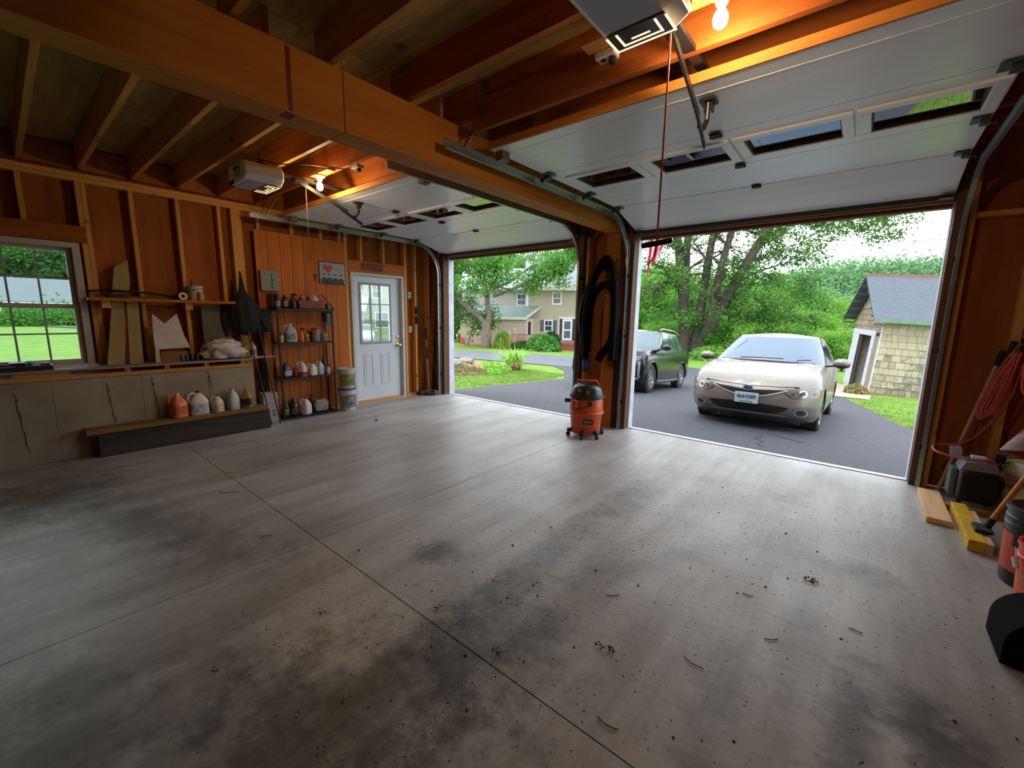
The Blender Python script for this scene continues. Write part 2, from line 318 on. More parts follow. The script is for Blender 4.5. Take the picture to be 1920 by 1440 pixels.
for ya, yb in ((3.76, 3.94), (4.08, 4.26)):
    frm(ya, yb, .27, .80, ya+.02, yb-.02, .29, .78, -6.275, -6.268).build('raised_moulding', DOORP, d1, bevel=.003); MB().b2((-6.275, ya+.035, .305), (-6.27, yb-.035, .765)).build('raised_panel', DOORP, d1, bevel=.003)
for ya, yb, za, zb in ((3.555, 3.598, 0, 2.09), (4.492, 4.53, 0, 2.09), (3.598, 4.492, 2.052, 2.09)): MB().b2((-6.34, ya, za), (-6.20, yb, zb)).build('door_jamb', TRIMW, d1)
MB().b2((-6.33, 3.598, 0), (-6.2, 4.492, .028)).build('sill', WY, d1)
MX = Euler((0, R_(90), 0)).to_matrix()
k = MB().lathe([(.032, 0), (.032, .008), (.012, .012), (.012, .035), (.026, .045), (.031, .062), (.022, .076), (.001, .08)], (-6.275, 4.43, .92), 20, m=MX); lab(k.build('door_knob', BRASS, d1, smooth=True), 'brass round door knob')
lab(MB().lathe([(.033, 0), (.03, .012), (.02, .018), (.001, .02)], (-6.275, 4.43, 1.06), 20, m=MX).build('deadbolt', CHROME, d1, smooth=True), 'chrome deadbolt')
for z in (.3, 1.05, 1.8): MB().b2((-6.276, 3.585, z), (-6.262, 3.605, z+.1)).build('hinge', DSTEEL, d1)
# plank panelling: a removable board wall over the studs
pp = thing('plank_panelling', 'orange-brown vertical board panelling behind the black rack, left of the white door', 'panelling', (-6.17, 2.8, .59))
tops = [2.50, 2.50, 2.50, 2.50, 2.50, 2.50, 2.50, 2.50]
for i in range(8): MB().b2((-6.195, 2.222+i*.1535, .04 if i < 8 else .59), (-6.17, 2.222+(i+1)*.1535-.004, tops[i])).build('plank', PLANK, pp, bevel=.002)
# ------------------------------------------------------------ front wall
wf = thing('wall_front', 'front wall of brown framing with two open vehicle bays', 'wall', (-2.7, 5.2, 0)); struct(wf)
PLYF = M('plywood_front', 'A86430', .75, scale=1.5, stretch=(6, 6, 1), c2='8A4C20', objvar=.05, bump=.1, detail=6, knots=2.4, spec=.2)
for a, b in ((-6.3, -5.86), (-3.09, -2.32), (.46, 1.6)): MB().b2((a, 5.24, 0), (b, 5.27, 3.06)).build('plywood_sheet', PLYF, wf)
for a, b in ((-5.86, -3.09), (-2.32, .46)):
    MB().b2((a, 5.19, 2.45), (b, 5.27, 3.06)).build('header_beam', DW, wf)
for (a, b, m) in ((-5.95, -5.85, JAMB), (-3.10, -3.02, JAMB), (-2.40, -2.31, JAMB), (.45, .535, JAMB)): MB().b2((a, 5.12, 0), (b, 5.24, 2.8)).build('jamb', m, wf, bevel=.003)
for (a, b) in ((-5.87, -5.845), (-3.105, -3.08), (-2.33, -2.305), (.445, .47)): MB().b2((a, 5.241, -.05), (b, 5.36, 2.5)).build('outer_casing', M('casing_white', 'CDD2E2', .5), wf)
for a, b in ((-5.87, -3.08), (-2.33, .47)): MB().b2((a, 5.271, 2.42), (b, 5.36, 2.55)).build('head_casing', JAMB, wf)
for (a, b, y) in ((-6.02, -5.982, 5.14), (.537, .575, 5.13), (.90, .945, 5.12), (1.3, 1.34, 5.12)): MB().b2((a, y, 0), (b, 5.24, 2.8)).build('stud', WZ, wf, bevel=.002)
for (a, b, m) in ((-2.985, -2.947, WZ), (-2.475, -2.437, DW)): MB().b2((a, 5.13, 0), (b, 5.24, 2.5)).build('stud', m, wf, bevel=.002)
MB().b2((-2.66, 5.06, 0), (-2.48, 5.24, 2.495)).build('post', wood('post_wood', 'B06A2C', 2, '9A5A20', knots=1.3), wf, bevel=.003)
MB().b2((.575, 5.15, 2.3), (.9, 5.24, 2.34)).build('blocking', WX, wf)
ws = struct(MB().b2((.95, 5.105, 1.345), (1.55, 5.115, 2.35)).build('board_sheet', M('pale_blue_sheet', 'B8C4CC', .5)), None)
del ws['kind']; tag(ws, 'pale blue-white sheet on the wall right of the right bay, above the pink hoses', 'sheet')
# right and rear walls, outside the view
wr = struct(MB().b2((1.6, -4, 0), (1.63, 5.27, 3.06)).build('wall_right', PLY), 'plywood side wall at right', 'wall')
wb = struct(MB().b2((-6.33, -4.03, 0), (1.63, -4, 3.06)).build('wall_back', PLY), 'plywood rear wall', 'wall')
# ------------------------------------------------------------ ceiling
ce = thing('ceiling', 'open ceiling of joists under plywood subfloor', 'ceiling', (-2.3, .6, 2.82)); struct(ce)
for i in range(7):
    xx = -6.33+i*1.22
    for j in range(4): MB().b2((xx+.002, -4+j*2.33+.002, 3.06), (min(xx+1.22, 1.63)-.002, -4+(j+1)*2.33-.002, 3.08)).build('subfloor_sheet', PLYC, ce)
MB().b2((-6.36, -4.05, 3.081), (1.66, 5.3, 3.10)).build('light_leak_cover', PLYC, ce)  # unseen cover added over the subfloor seams to block sky light
for k in range(-10, 13):
    y = .29+.4*k
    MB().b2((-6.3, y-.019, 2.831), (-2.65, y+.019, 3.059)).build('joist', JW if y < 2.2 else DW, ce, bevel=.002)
for k in range(-11, 8):
    y = 1.37+.487*k
    if y > 5.2 or abs(((y-.29)/.4) % 1*.4) < .04 or abs(((y-.29)/.4) % 1*.4-.4) < .04: y += .045
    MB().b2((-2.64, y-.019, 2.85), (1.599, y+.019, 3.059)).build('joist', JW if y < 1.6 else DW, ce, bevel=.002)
for y in (.09, .49, .89, 1.29, 1.69, 2.09): MB().b2((-6.28, y-.178, 2.83), (-6.24, y+.178, 3.05)).build('rim_block', DW, ce)
# orange-lit boards nailed low in front of each raised door
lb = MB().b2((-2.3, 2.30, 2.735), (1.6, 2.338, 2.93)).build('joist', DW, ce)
bm_ = thing('support_beam', 'long thick orange-brown laminated beam running from the camera to the post between the bays', 'beam', (-2.565, 0, 2.5))
MB().b2((-2.66, -4, 2.5), (-2.47, 1.42, 2.83)).build('beam_length', BEAM, bm_, bevel=.004)
MB().b2((-2.66, 1.423, 2.5), (-2.47, 5.15, 2.83)).build('beam_length', BEAM, bm_, bevel=.004)
MB().b2((-2.469, 1.105, 2.51), (-2.4685, 1.128, 2.82)).b2((-2.56, 1.09, 2.4992), (-2.475, 1.15, 2.4998)).build('red_stain', M('red_paint_stain', '6E0E06', .6, var=.3, scale=20), bm_)
# ------------------------------------------------------------ overhead doors, tracks
PW = M('overhead_door_white', 'EAF0F6', .28, var=.04, scale=1.2, stretch=(.5, 10, 1), bump=.04)
def path(xx=0):
    pts = [(xx, 5.06, .02), (xx, 5.06, 1.0), (xx, 5.06, 2.08)]
    for i in range(1, 13): a = math.pi/2*i/12; pts.append((xx, 5.06-.5+.5*math.cos(a), 2.12+.5*math.sin(a)))
    pts += [(xx, 3.5, 2.62), (xx, 2.10, 2.62)]; return pts
def overhead_door(nm, label, x0, x1, wins, grp):
    d = thing(nm, label, 'garage door', ((x0+x1)/2, 2.5, 2.66), group=grp)
    secs = [((2.47, 2.665), (3.17, 2.665)), ((3.175, 2.665), (3.88, 2.665)), ((3.885, 2.665), (4.52, 2.655)), ((4.525, 2.652), (5.10, 2.49))]
    for i, (a, b) in enumerate(secs):
        dx = Vector((0, b[0]-a[0], b[1]-a[1])); n = Vector((0, -dx.z, dx.y)).normalized()*.045
        def P(x, t, h): q = Vector((x, a[0], a[1]))+dx*t+n*h; return (x, q.y, q.z)
        if i == 1:
            m = MB(); ts = (.27, .78); xs = [x0]
            for (u, v) in wins: xs += [u, v]
            xs.append(x1)
            def bx(xa, xb, ta, tb):
                vs = [P(x, t, h) for h in (0, 1) for t in (ta, tb) for x in (xa, xb)]; m.add(vs, [(0, 1, 3, 2), (4, 6, 7, 5), (0, 4, 5, 1), (2, 3, 7, 6), (0, 2, 6, 4), (1, 5, 7, 3)])
            bx(x0, x1, 0, ts[0]); bx(x0, x1, ts[1], 1)
            for q in range(0, len(xs), 2): bx(xs[q], xs[q+1], ts[0], ts[1])
            s = m.build('door_section', PW, d)
            for (u, v) in wins:
                ya, yb = 3.175+.705*ts[0], 3.175+.705*ts[1]; f = MB(); w = .05
                for (p0, p1) in (((u-w, ya-w), (v+w, ya+.012)), ((u-w, yb-.012), (v+w, yb+w)), ((u-w, ya+.012), (u+.012, yb-.012)), ((v-.012, ya+.012), (v+w, yb-.012))): f.b2((p0[0], p0[1], 2.65), (p1[0], p1[1], 2.667))
                f2 = f.build('window_frame', PW, s, bevel=.004)
                q = MB()
                for (p0, p1) in (((u, ya), (v, ya+.02)), ((u, yb-.02), (v, yb)), ((u, ya), (u+.02, yb)), ((v-.02, ya), (v, yb))): q.b2((p0[0]+.001, p0[1]+.001, 2.66), (p1[0]-.001, p1[1]-.001, 2.70))
                q.build('window_liner', M('liner_brown', '4A382C', .6), s)
                MB().b2((u+.01, ya+.01, 2.682), (v-.01, yb-.01, 2.687)).build('pane', DGLASS, s)
        else:
            m = MB(); vs = [P(x, t, h) for h in (0, 1) for t in (0, 1) for x in (x0, x1)]
            m.add(vs, [(0, 1, 3, 2), (4, 6, 7, 5), (0, 4, 5, 1), (2, 3, 7, 6), (0, 2, 6, 4), (1, 5, 7, 3)])
            for t in ((.17, .18),) if i == 0 else ():
                vs = [P(x, tt, h) for h in (-.05, .01) for tt in t for x in (x0+.03, x1-.03)]; m.add(vs, [(0, 1, 3, 2), (4, 6, 7, 5), (0, 4, 5, 1), (2, 3, 7, 6), (0, 2, 6, 4), (1, 5, 7, 3)])
            m.build('door_section', PW, d, bevel=.003)
    lab(MB().b2((x0, 2.452, 2.662), (x1, 2.469, 2.712)).build('top_rail', wood('door_edge_bulb_tint', 'C88440', 0, 'B87030'), d), 'top edge of the raised white door, coloured tan as if lit by the bulb')  # edge is white; the bulb's orange light is put into its colour
    lab(MB().bar((x0, 5.115, 2.475), (x1, 5.115, 2.475), .05, .045).build('bottom_seal', M('seal_dark', (.03, .022, .018), .7), d), 'dark rubber bottom seal')
    for j, (yy, zz) in enumerate(((3.172, 2.655), (3.882, 2.655), (4.52, 2.648))):
        xm = (x0+x1)/2+.02; h = MB().b2((xm-.035, yy-.045, zz-.004), (xm+.035, yy+.045, zz)).b2((xm-.03, yy-.03, zz-.014), (xm+.03, yy-.012, zz)).b2((xm-.03, yy+.012, zz-.014), (xm+.03, yy+.03, zz)).cyl((xm-.038, yy, zz-.01), (xm+.038, yy, zz-.01), .008, 8)
        h.build('hinge', DSTEEL, d)
        for xe, sg in ((x0, 1), (x1, -1)):
            r = MB().b2((xe+sg*.01, yy-.05, zz-.006), (xe+sg*.09, yy+.05, zz)).b2((xe+sg*.005, yy-.02, zz-.035), (xe+sg*.05, yy+.02, zz-.006)).cyl((xe+sg*.05, yy, zz-.03), (xe-sg*.02, yy, zz-.03), .006, 8)
            rr = r.build('roller_bracket', M('bracket_steel', '5A6264', .4, metal=.8), d); MB().cyl((xe-sg*.02, yy, zz-.03), (xe-sg*.035, yy, zz-.03), .02, 12).build('roller', DSTEEL, rr)
    for xe, sg in ((x0, 1), (x1, -1)):
        MB().b2((xe+sg*.01, 2.52, 2.60), (xe+sg*.08, 2.60, 2.663)).build('top_bracket', M('bracket_brown', '6A5848', .5, metal=.4), d)
        MB().b2((xe+sg*.005, 5.03, 2.455), (xe+sg*.09, 5.09, 2.475)).build('bottom_bracket', DSTEEL, d)
    return d
overhead_door('overhead_door', 'raised white sectional door over the right bay, nearest the camera', -2.29, .43, [(-2.13, -1.60), (-1.45, -.92), (-.80, -.25), (-.13, .37)], 'raised sectional doors')
overhead_door('overhead_door', 'raised white sectional door over the left bay, beyond the beam', -5.83, -3.12, [(-5.69, -5.15), (-5.03, -4.49), (-4.37, -3.82), (-3.70, -3.16+.02)], 'raised sectional doors')
PROF = [(-.012, -.03), (.014, -.03), (.014, -.024), (-.006, -.024), (-.006, .024), (.014, .024), (.014, .03), (-.012, .03)]
for nm, xx, fl_, lb_ in (('a', -5.905, 1, 'galvanised track against the left side wall'), ('b', -3.05, -1, 'galvanised track on the left side of the beam and pillar'), ('c', -2.365, 1, 'galvanised track on the right side of the beam, nearest the camera'), ('d', .505, -1, 'galvanised track at the far right edge of the right bay')):
    t = thing('door_track', lb_, 'track', (xx, 5.06, .02), group='door tracks')
    MB().sweep([(a*fl_, b) for a, b in PROF], path(xx)).build('channel', STEEL, t)
    if xx > -6.5:
        for yy in (2.28,):
            x2 = xx+(.07 if fl_ < 0 else -.0)
            a = MB().bar((xx, yy, 2.64), (xx+.03*fl_, yy+.12, 2.86), .035, .004, (0, 1, 0)); a.build('hanger_strap', M('strap_white', 'C8CCCC', .4, metal=.5), t)
            h = MB()
            for q in range(8): f = .1+q*.11; h.cyl((xx+.03*fl_*f-.01, yy+.12*f-.003, 2.64+.22*f), (xx+.03*fl_*f+.01, yy+.12*f-.003, 2.64+.22*f), .006, 6)
            h.build('strap_hole', MATTEB, t)
    for z in (.35, 1.2, 1.95): MB().b2((xx-.02, 5.08, z), (xx+.02, 5.125, z+.04)).build('jamb_bracket', DSTEEL, t)
    if xx in (-2.365,): MB().bar((-2.36, 2.46, 2.845), (-1.95, 2.0, 2.845), .004, .035).build('perforated_angle', DSTEEL, t)
# ------------------------------------------------------------ bulbs and openers
BULB = M('lit_bulb', (1, .66, .32), .3, var=0, emit=38)
def bulb(label, x, y, zt, watt):
    t = thing('light_bulb', label, 'light bulb', (x, y, zt), group='bare lit bulbs')
    MB().lathe([(.001, 0), (.055, 0), (.055, -.012), (.034, -.028), (.024, -.05), (.001, -.05)], (x, y, zt), 20).build('socket', M('porcelain', 'D8D0C0', .3), t, smooth=True)
    b = MB().lathe([(.013, -.048), (.014, -.065), (.028, -.09), (.031, -.11), (.026, -.13), (.012, -.142), (.001, -.145)], (x, y, zt), 20).build('bulb', BULB, t, smooth='all')
    l = bpy.data.lights.new('bulb_glow', 'POINT'); l.energy = watt; l.color = (1, .66, .36); l.shadow_soft_size = .035
    lo = bpy.data.objects.new('bulb_glow', l); COL.objects.link(lo); lo.parent = t; lo.location = (0, 0, -.19)
bulb('bare lit bulb in a white holder beside the nearer right opener', -.63, 2.12, 2.83, 11)
bulb('bare lit bulb beside the farther left opener', -4.34, 2.20, 2.80, 11)
tag(MB().b2((-1.3, 2.08, 2.831), (-.3, 2.17, 2.849)).build('mounting_board', JW), 'light board between joists carrying the right bulb holder', 'board')
tag(MB().b2((-4.7, 2.16, 2.801), (-4.1, 2.24, 2.829)).build('mounting_board', JW), 'light board under the joists carrying the left bulb holder', 'board')
OPN = M('opener_shell', 'E4E4E4', .4, var=.04); OPG = M('opener_grey', 'A8ACB4', .4, var=.05)
AMB = M('lens_glow', (1, .72, .42), .3, var=.05, emit=.9)
def opener(label, x, y, z, w, l, far):
    t = thing('door_opener', label, 'door opener', (x, y, z), group='ceiling door openers')
    c = .07; pr = [(-w/2, 0.045), (-w/2+c, 0), (w/2-c, 0), (w/2, .045), (w/2, .12), (w/2-.05, .165), (-w/2+.05, .165), (-w/2, .12)]
    MB().prism([(x+a, z+b) for a, b in pr], y-l/2, y+l/2, 1).build('shell', OPN, t, bevel=.012, smooth=True)
    fp = MB().b2((x-w*.12, y-l/2-.006, z+.045), (x+w*.24, y-l/2, z+.16)).build('face_panel', OPG, t, bevel=.002)
    text('LiftMaster', .035, MATTEB, t, frame((w*.06, -l/2-.0075, .115), (1, 0, 0), (0, 0, 1)))
    MB().b2((x-w*.42, y-l/2-.004, z+.004), (x-w*.18, y-l/2+.02, z+.036)).build('vent', MATTEB, t)
    MB().b2((x-w/2+.06, y-l/2+.03, z-.006), (x+w/2-.06, y+l/2-.15, z)).build('bottom_cover', OPG, t, bevel=.002)
    ln = MB().b2((x-w/2+.055, y+l/2-.14, z-.008), (x+w/2-.055, y+l/2-.01, z)).build('light_lens', M('lens_dark', '5A5048', .2), t, bevel=.003)
    k = MB()
    for i, (hw, y0) in enumerate(((.36, .02), (.24, .045), (.11, .07))):
        a = w*hw; k.b2((x-a, y+l/2-y0-.008, z-.0095), (x+a, y+l/2-y0, z-.008))
        if i < 2: k.b2((x-a, y+l/2-.13, z-.0095), (x-a+.009, y+l/2-y0, z-.008)).b2((x+a-.009, y+l/2-.13, z-.0095), (x+a, y+l/2-y0, z-.008))
    k.build('light_strip', AMB, ln)
    for s in (-1, 1):
        MB().bar((x+s*.14, y-.02, z+.16), (x+s*.14, y-.02, 2.85), .03, .003, (0, 1, 0)).build('hanging_strap', DSTEEL, t)
    lab(MB().bar((x-.2, y-.02, z+.172), (x+.2, y-.02, z+.172), .03, .02).build('cross_angle', BSTEEL, t), 'perforated dark angle')
    MB().b2((x-.025, y+l/2-.02, 2.735), (x+.025, 5.17, 2.757)).build('rail', BSTEEL, t)
    MB().b2((x-.04, y+l/2+.18, 2.71), (x+.04, y+l/2+.30, 2.734)).build('trolley', BSTEEL, t)
    ty = y+l/2+.24; ar = MB().bar((x, ty, 2.72), (x-.02, ty+.50, 2.54), .012, .035).build('door_arm', BSTEEL, t)
    MB().bar((x-.012, ty+.42, 2.555), (x-.03, ty+.68, 2.44), .01, .03).build('arm_extension', BSTEEL, ar)
    MB().tube([(x-.02, ty+.53, 2.50), (x-.02, ty+.60, 2.51), (x-.015, ty+.63, 2.56), (x-.01, ty+.62, 2.655)], .014, 8).build('curved_arm', BSTEEL, ar)
    MB().b2((x-.05, ty+.58, 2.646), (x+.03, ty+.67, 2.66)).b2((x-.03, ty+.61, 2.60), (x-.02, ty+.65, 2.646)).b2((x+.005, ty+.61, 2.60), (x+.015, ty+.65, 2.646)).build('door_bracket', BSTEEL, t)
    MB().tube([(x+.1, y-l/2, z+.14), (x+.14, y-l/2+.1, z+.2), (x+.25, y+.1, z+.17), (x+.4, y+.3, z+.19), (x+.5, y+.62, 2.80)], .005, 6).build('power_cord', BLACK, t)
    return t
opener('white-grey door opener with glowing lens above the right bay, at the top edge', -.81, 1.60, 2.56, .34, .42, 0)
opener('white-grey door opener hung above the left bay, beyond the beam', -4.45, 1.66, 2.59, .42, .32, 1)
for lb_, x, y, z, s in (('white outlet box on the joist above the right bay', -1.23, 2.24, 2.82, 1), ('outlet box on the joist above the left bay', -3.86, 2.33, 2.80, 1)):
    t = thing('outlet_box', lb_, 'outlet', (x, y, z), group='ceiling outlets'); MB().b2((x-.055, y-.035, z), (x+.055, y+.035, z+.03)).build('box', M('outlet_plate', 'C8C8C0', .4), t, bevel=.003)
    MB().cyl((x+.03, y, z-.03), (x+.03, y, z), .018, 12).build('plug', BLACK, t); MB().cyl((x-.02, y, z-.003), (x-.02, y, z+.001), .014, 12).build('socket', MATTEB, t)
RED = M('red_cord', 'A8452A', .6)
for nm, lb_, x, y, z0, z1, hz in (('r', 'red emergency pull cord with dark handle hanging in the right bay', -.755, 1.90, 2.70, 1.60, 1.785), ('l', 'thin pull cord hanging below the left opener', -4.43, 2.10, 2.68, 2.0, None)):
    t = thing('pull_cord', lb_, 'cord', (x, y, z1))
    MB().tube([(x, y, z0), (x, y, (hz or z1))], .004 if hz else .0022, 6).build('cord', RED if hz else M('cord_dim', '7A5A48', .6), t)
    if hz:
        MB().bar((x-.062, y-.02, hz-.010), (x+.058, y+.025, hz+.010), .016, .024).build('handle', M('handle_dark', '2A0C0A', .5), t, bevel=.005)
        MB().tube([(x, y, hz), (x-.005, y, hz-.05), (x-.03, y, hz-.09)], .003, 6).build('cord_tail', RED, t)
# dark cable runs stapled along the joists
tag(MB().tube([(-2.2, 1.93, 2.93), (-1.7, 1.93, 2.90), (-1.1, 1.92, 2.95), (-.4, 1.93, 2.93)], .02, 6).build('cable_run', MATTEB), 'dark cables run along the joist above the right bay', 'cable')
tag(MB().tube([(-5.3, 1.95, 2.80), (-5.0, 1.9, 2.74), (-4.7, 1.85, 2.74), (-4.5, 1.83, 2.80)], .007, 6).build('cable_run', MATTEB), 'drooping black cable behind the left opener', 'cable')
# ------------------------------------------------------------ container builders
def bott(name, label, cat, x, y, z, r, h, col, cap=None, shape='jug', lcol=None, sx=1, sy=1, rot=0, group=None, liq=None, handle=True, hd=-1.45, rough=.35, capcol='C8C8C8'):
    t = thing(name, label, cat, (x, y, z), (0, 0, rot), group, local=True); m = M('c_'+str(col), col, rough, var=.04, spec=.4) if not isinstance(col, bpy.types.Material) else col
    P = {'jug': [(.9, 0), (1, .03), (1, .5), (.93, .6), (.6, .78), (.27, .9), (.22, .93), (.22, .95)],
         'bottle': [(.95, 0), (1, .03), (1, .62), (.9, .7), (.4, .82), (.3, .85), (.3, .9)],
         'tub': [(.92, 0), (.95, .02), (1, .85), (1, .87), (1, .9)],
         'spray': [(.95, 0), (1, .03), (.98, .4), (.75, .6), (.42, .72), (.36, .8)],
         'can': [(1, 0), (1, .94), (.97, .96), (.9, .97)]}[shape]
    e = 4 if shape == 'jug' else 2
    MB().lathe([(.001, P[0][1]*h)]+[(a*r, b*h) for a, b in P], (0, 0, 0), 20, sx, sy, e).build('body', m, t, smooth=True, world=False)
    cm = M('cap_'+capcol, capcol, .4, var=.03)
    if shape == 'spray': k = MB().lathe([(.36*r, .78*h), (.4*r, .8*h), (.35*r, .88*h)], n=12); k.box((r*.45, 0, .93*h), (r*1.7, r*.5, h*.10)).box((r*.55, 0, .85*h), (r*.12, r*.3, h*.12)); k.build('spray_head', cm, t, world=False)
    elif shape == 'tub': MB().lathe([(1.05*r, .88*h), (1.05*r, .98*h), (.9*r, h), (.001, h)], n=20, sx=sx, sy=sy).build('lid', cm, t, world=False, smooth=True)
    elif shape == 'can': MB().lathe([(.5*r, .97*h), (.5*r, h), (.001, h)], n=14).build('cap', cm, t, world=False)
    else: MB().lathe([(.27*r, .92*h if shape == 'jug' else .88*h), (.27*r, .995*h), (.2*r, h), (.001, h)], n=14).build('cap', cm, t, world=False, smooth=True)
    if shape == 'jug' and handle:
        MB().tube([(q_*r*sx*math.cos(hd-rot), q_*r*sy*math.sin(hd-rot), w_*h) for q_, w_ in ((.18, .86), (.66, .93), (1.06, .84), (1.10, .64), (.92, .48))], [r*.13]*5, 8).build('handle', m, t, world=False, smooth='all')
    if lcol:
        lm = M('label_'+lcol[0]+lcol[1], lcol[0], .5, scale=26, c2=lcol[1]); f = 1.012
        n = 10; rows = []
        for zz in (.14*h, .48*h):
            rw = []
            for i in range(n+1):
                a = -1.05+2.1*i/n; ca, sa = math.cos(a), math.sin(a); q = (abs(ca)**e+abs(sa)**e)**(-1/e); rw.append((r*ca*q*sx*f, r*sa*q*sy*f, zz))
            rows.append(rw)
        MB().grid(rows).build('label', lm, t, world=False)
    return t
# five jugs on the plank along the foundation (camera sees their +x faces)
pl = MB().b2((-5.845, .42, .245), (-5.66, 2.05, .29)).build('plank_seat', wood('weathered_plank', '8A6A3C', 1, '6A5030', objvar=.02), bevel=.004)
pl.name = 'timber_beam'; tag(pl, 'weathered timber lying along the foundation under the jugs', 'timber')
tag(MB().b2((-5.845, .50, 0), (-5.70, 2.08, .244)).build('timber_block', wood('dark_timber', '4A4236', 1, '2E2A24', objvar=.02), bevel=.005), 'dark weathered timber below the jug plank', 'timber')
G5 = 'jugs on the timber'
bott('washer_fluid_jug', 'translucent jug of orange fluid, leftmost on the foundation timber', 'jug', -5.76, 1.17, .29, .075, .27, M('orange_fluid', 'D8703A', .3, var=.12, scale=9), lcol=('C8641E', '8A3A14'), rot=.3, group=G5)
bott('detergent_jug', 'white detergent jug with blue round label on the timber', 'jug', -5.76, 1.36, .29, .085, .27, 'D2C8B8', lcol=('2E6A9A', 'C8C8B0'), sy=1.05, sx=.7, rot=.0, capcol='302018', group=G5)
bott('bleach_jug', 'small white jug with yellow label between the detergent and the plain bottle', 'jug', -5.76, 1.54, .29, .055, .20, 'C4BCB0', lcol=('D89A2A', 'B8A888'), rot=.4, group=G5, capcol='4A3A30')
bott('plain_bottle', 'tall plain grey-white bottle, second from right on the timber', 'bottle', -5.76, 1.70, .29, .058, .26, 'B8B4B4', shape='jug', rot=.2, group=G5, handle=False, capcol='A8A0A0')
bott('oil_jug', 'amber translucent jug with black label, rightmost on the timber', 'jug', -5.76, 1.85, .29, .062, .25, M('amber_fluid', '9A7440', .35, var=.15, scale=9), lcol=('1A1410', '3A2A18'), rot=-.5, group=G5, capcol='9A8450')
# upper shelf left
us = thing('wall_shelf', 'narrow wooden shelf between the studs right of the window', 'shelf', (-6.1, 1.2, 1.56))
MB().b2((-6.2, .60, 1.545), (-5.99, 1.89, 1.575)).build('shelf_board', wood('shelf_wood', 'B86820', 1, 'A0540E'), us, bevel=.002)
for y in (.70, 1.40): MB().b2((-6.2, y, 1.47), (-6.05, y+.07, 1.544)).build('cleat', WX, us)
t = thing('bow_saw', 'long dark bow saw lying along the wooden wall shelf', 'saw', (-6.1, 1.0, 1.576))
MB().tube([(-6.15, .62, 1.64), (-6.12, .8, 1.655), (-6.1, 1.1, 1.64), (-6.08, 1.36, 1.60)], .011, 8).build('frame', MATTEB, t); MB().b2((-6.12, .66, 1.577), (-6.115, 1.34, 1.60)).build('blade', M('blade_rust', '5A4436', .5, metal=.5), t)
MB().b2((-6.16, .76, 1.577), (-6.08, .92, 1.62)).build('handle', M('saw_handle', '2A1A14', .6), t, bevel=.008)
tag(MB().lathe([(.02, -.018), (.042, -.018), (.042, .018), (.02, .018), (.02, -.018)], (-6.03, 1.38, 1.6185), 24, m=MX, cap=False).build('tape_roll', M('tape_white', 'C8C0B8', .5), smooth=True), 'white tape roll standing on the wall shelf beside the bucket', 'tape')
t = thing('small_bucket', 'white bucket with a red funnel on the wall shelf', 'bucket', (-6.1, 1.52, 1.576))
MB().lathe([(.001, 0), (.06, 0), (.075, .15), (.08, .15), (.08, .165), (.07, .165), (.058, .01), (.001, .01)], (-6.1, 1.52, 1.576), 24).build('body', M('bucket_white', 'C0B0A0', .5), t, smooth=True); MB().tube([(-6.1+.083*math.cos(a), 1.52+.083*math.sin(a), 1.70+.025*math.sin(a*1.0)) for a in np.linspace(-2, 2, 12)], .003, 6).build('bail', BSTEEL, t)
MB().lathe([(.03, .10), (.008, .22), (.004, .25)], (-6.12, 1.50, 1.576), 12).build('funnel', M('funnel_red', '7A1E0C', .5), t)
bott('paint_jar', 'tan jar in front of the white bucket on the wall shelf', 'jar', -6.03, 1.55, 1.576, .032, .10, 'A87C44', shape='can', capcol='B89A70')
# leaning boards
def board(name, label, poly, x0, x1, col, lean=.0, cat='board'):
    k = MB().prism(poly, 0, .012, 0); zb = min(p[1] for p in poly)
    k.v = [(v[0]+x0+(x1-x0)*(v[2]-zb)/1.0, v[1], v[2]) for v in k.v]
    return tag(k.build(name, M('b_'+col, col, .75, var=.12, scale=4), bevel=.001), label, cat)
board('trim_board', 'yellowish board with slanted top leaning left of its twin beside the window', [(.682, .881), (.819, .881), (.902, 1.517), (.958, 1.744), (.964, 1.982), (.846, 1.90), (.79, 1.541)], -6.08, -6.18, '9A8250')
board('trim_board', 'straight yellowish board, right of its twin with the slanted top', [(.862, .881), (.973, .881), (1.001, 1.548), (.903, 1.545)], -6.07, -6.15, '9A8250')
board('white_board', 'off-white board with a V-shaped notch cut in its top', [(1.083, 1.027), (1.40, 1.035), (1.356, 1.178), (1.309, 1.421), (1.192, 1.308), (1.091, 1.419), (1.077, 1.15)], -6.045, -6.09, 'C4B8AA')
board('scrap_board', 'small brown board lying in front of the notched white board', [(1.12, .881), (1.36, .881), (1.36, 1.0), (1.12, 1.0)], -6.0, -6.03, '7A5224')
board('trim_board', 'pale vertical strip under the left edge of the notched board', [(1.067, .881), (1.115, .881), (1.11, 1.03), (1.075, 1.03)], -6.01, -6.05, 'B8AC9E')
board('green_board', 'grey-green board leaning below the right end of the wall shelf', [(1.564, .881), (1.83, .881), (1.828, 1.532), (1.569, 1.524)], -6.12, -6.18, '5A5240')
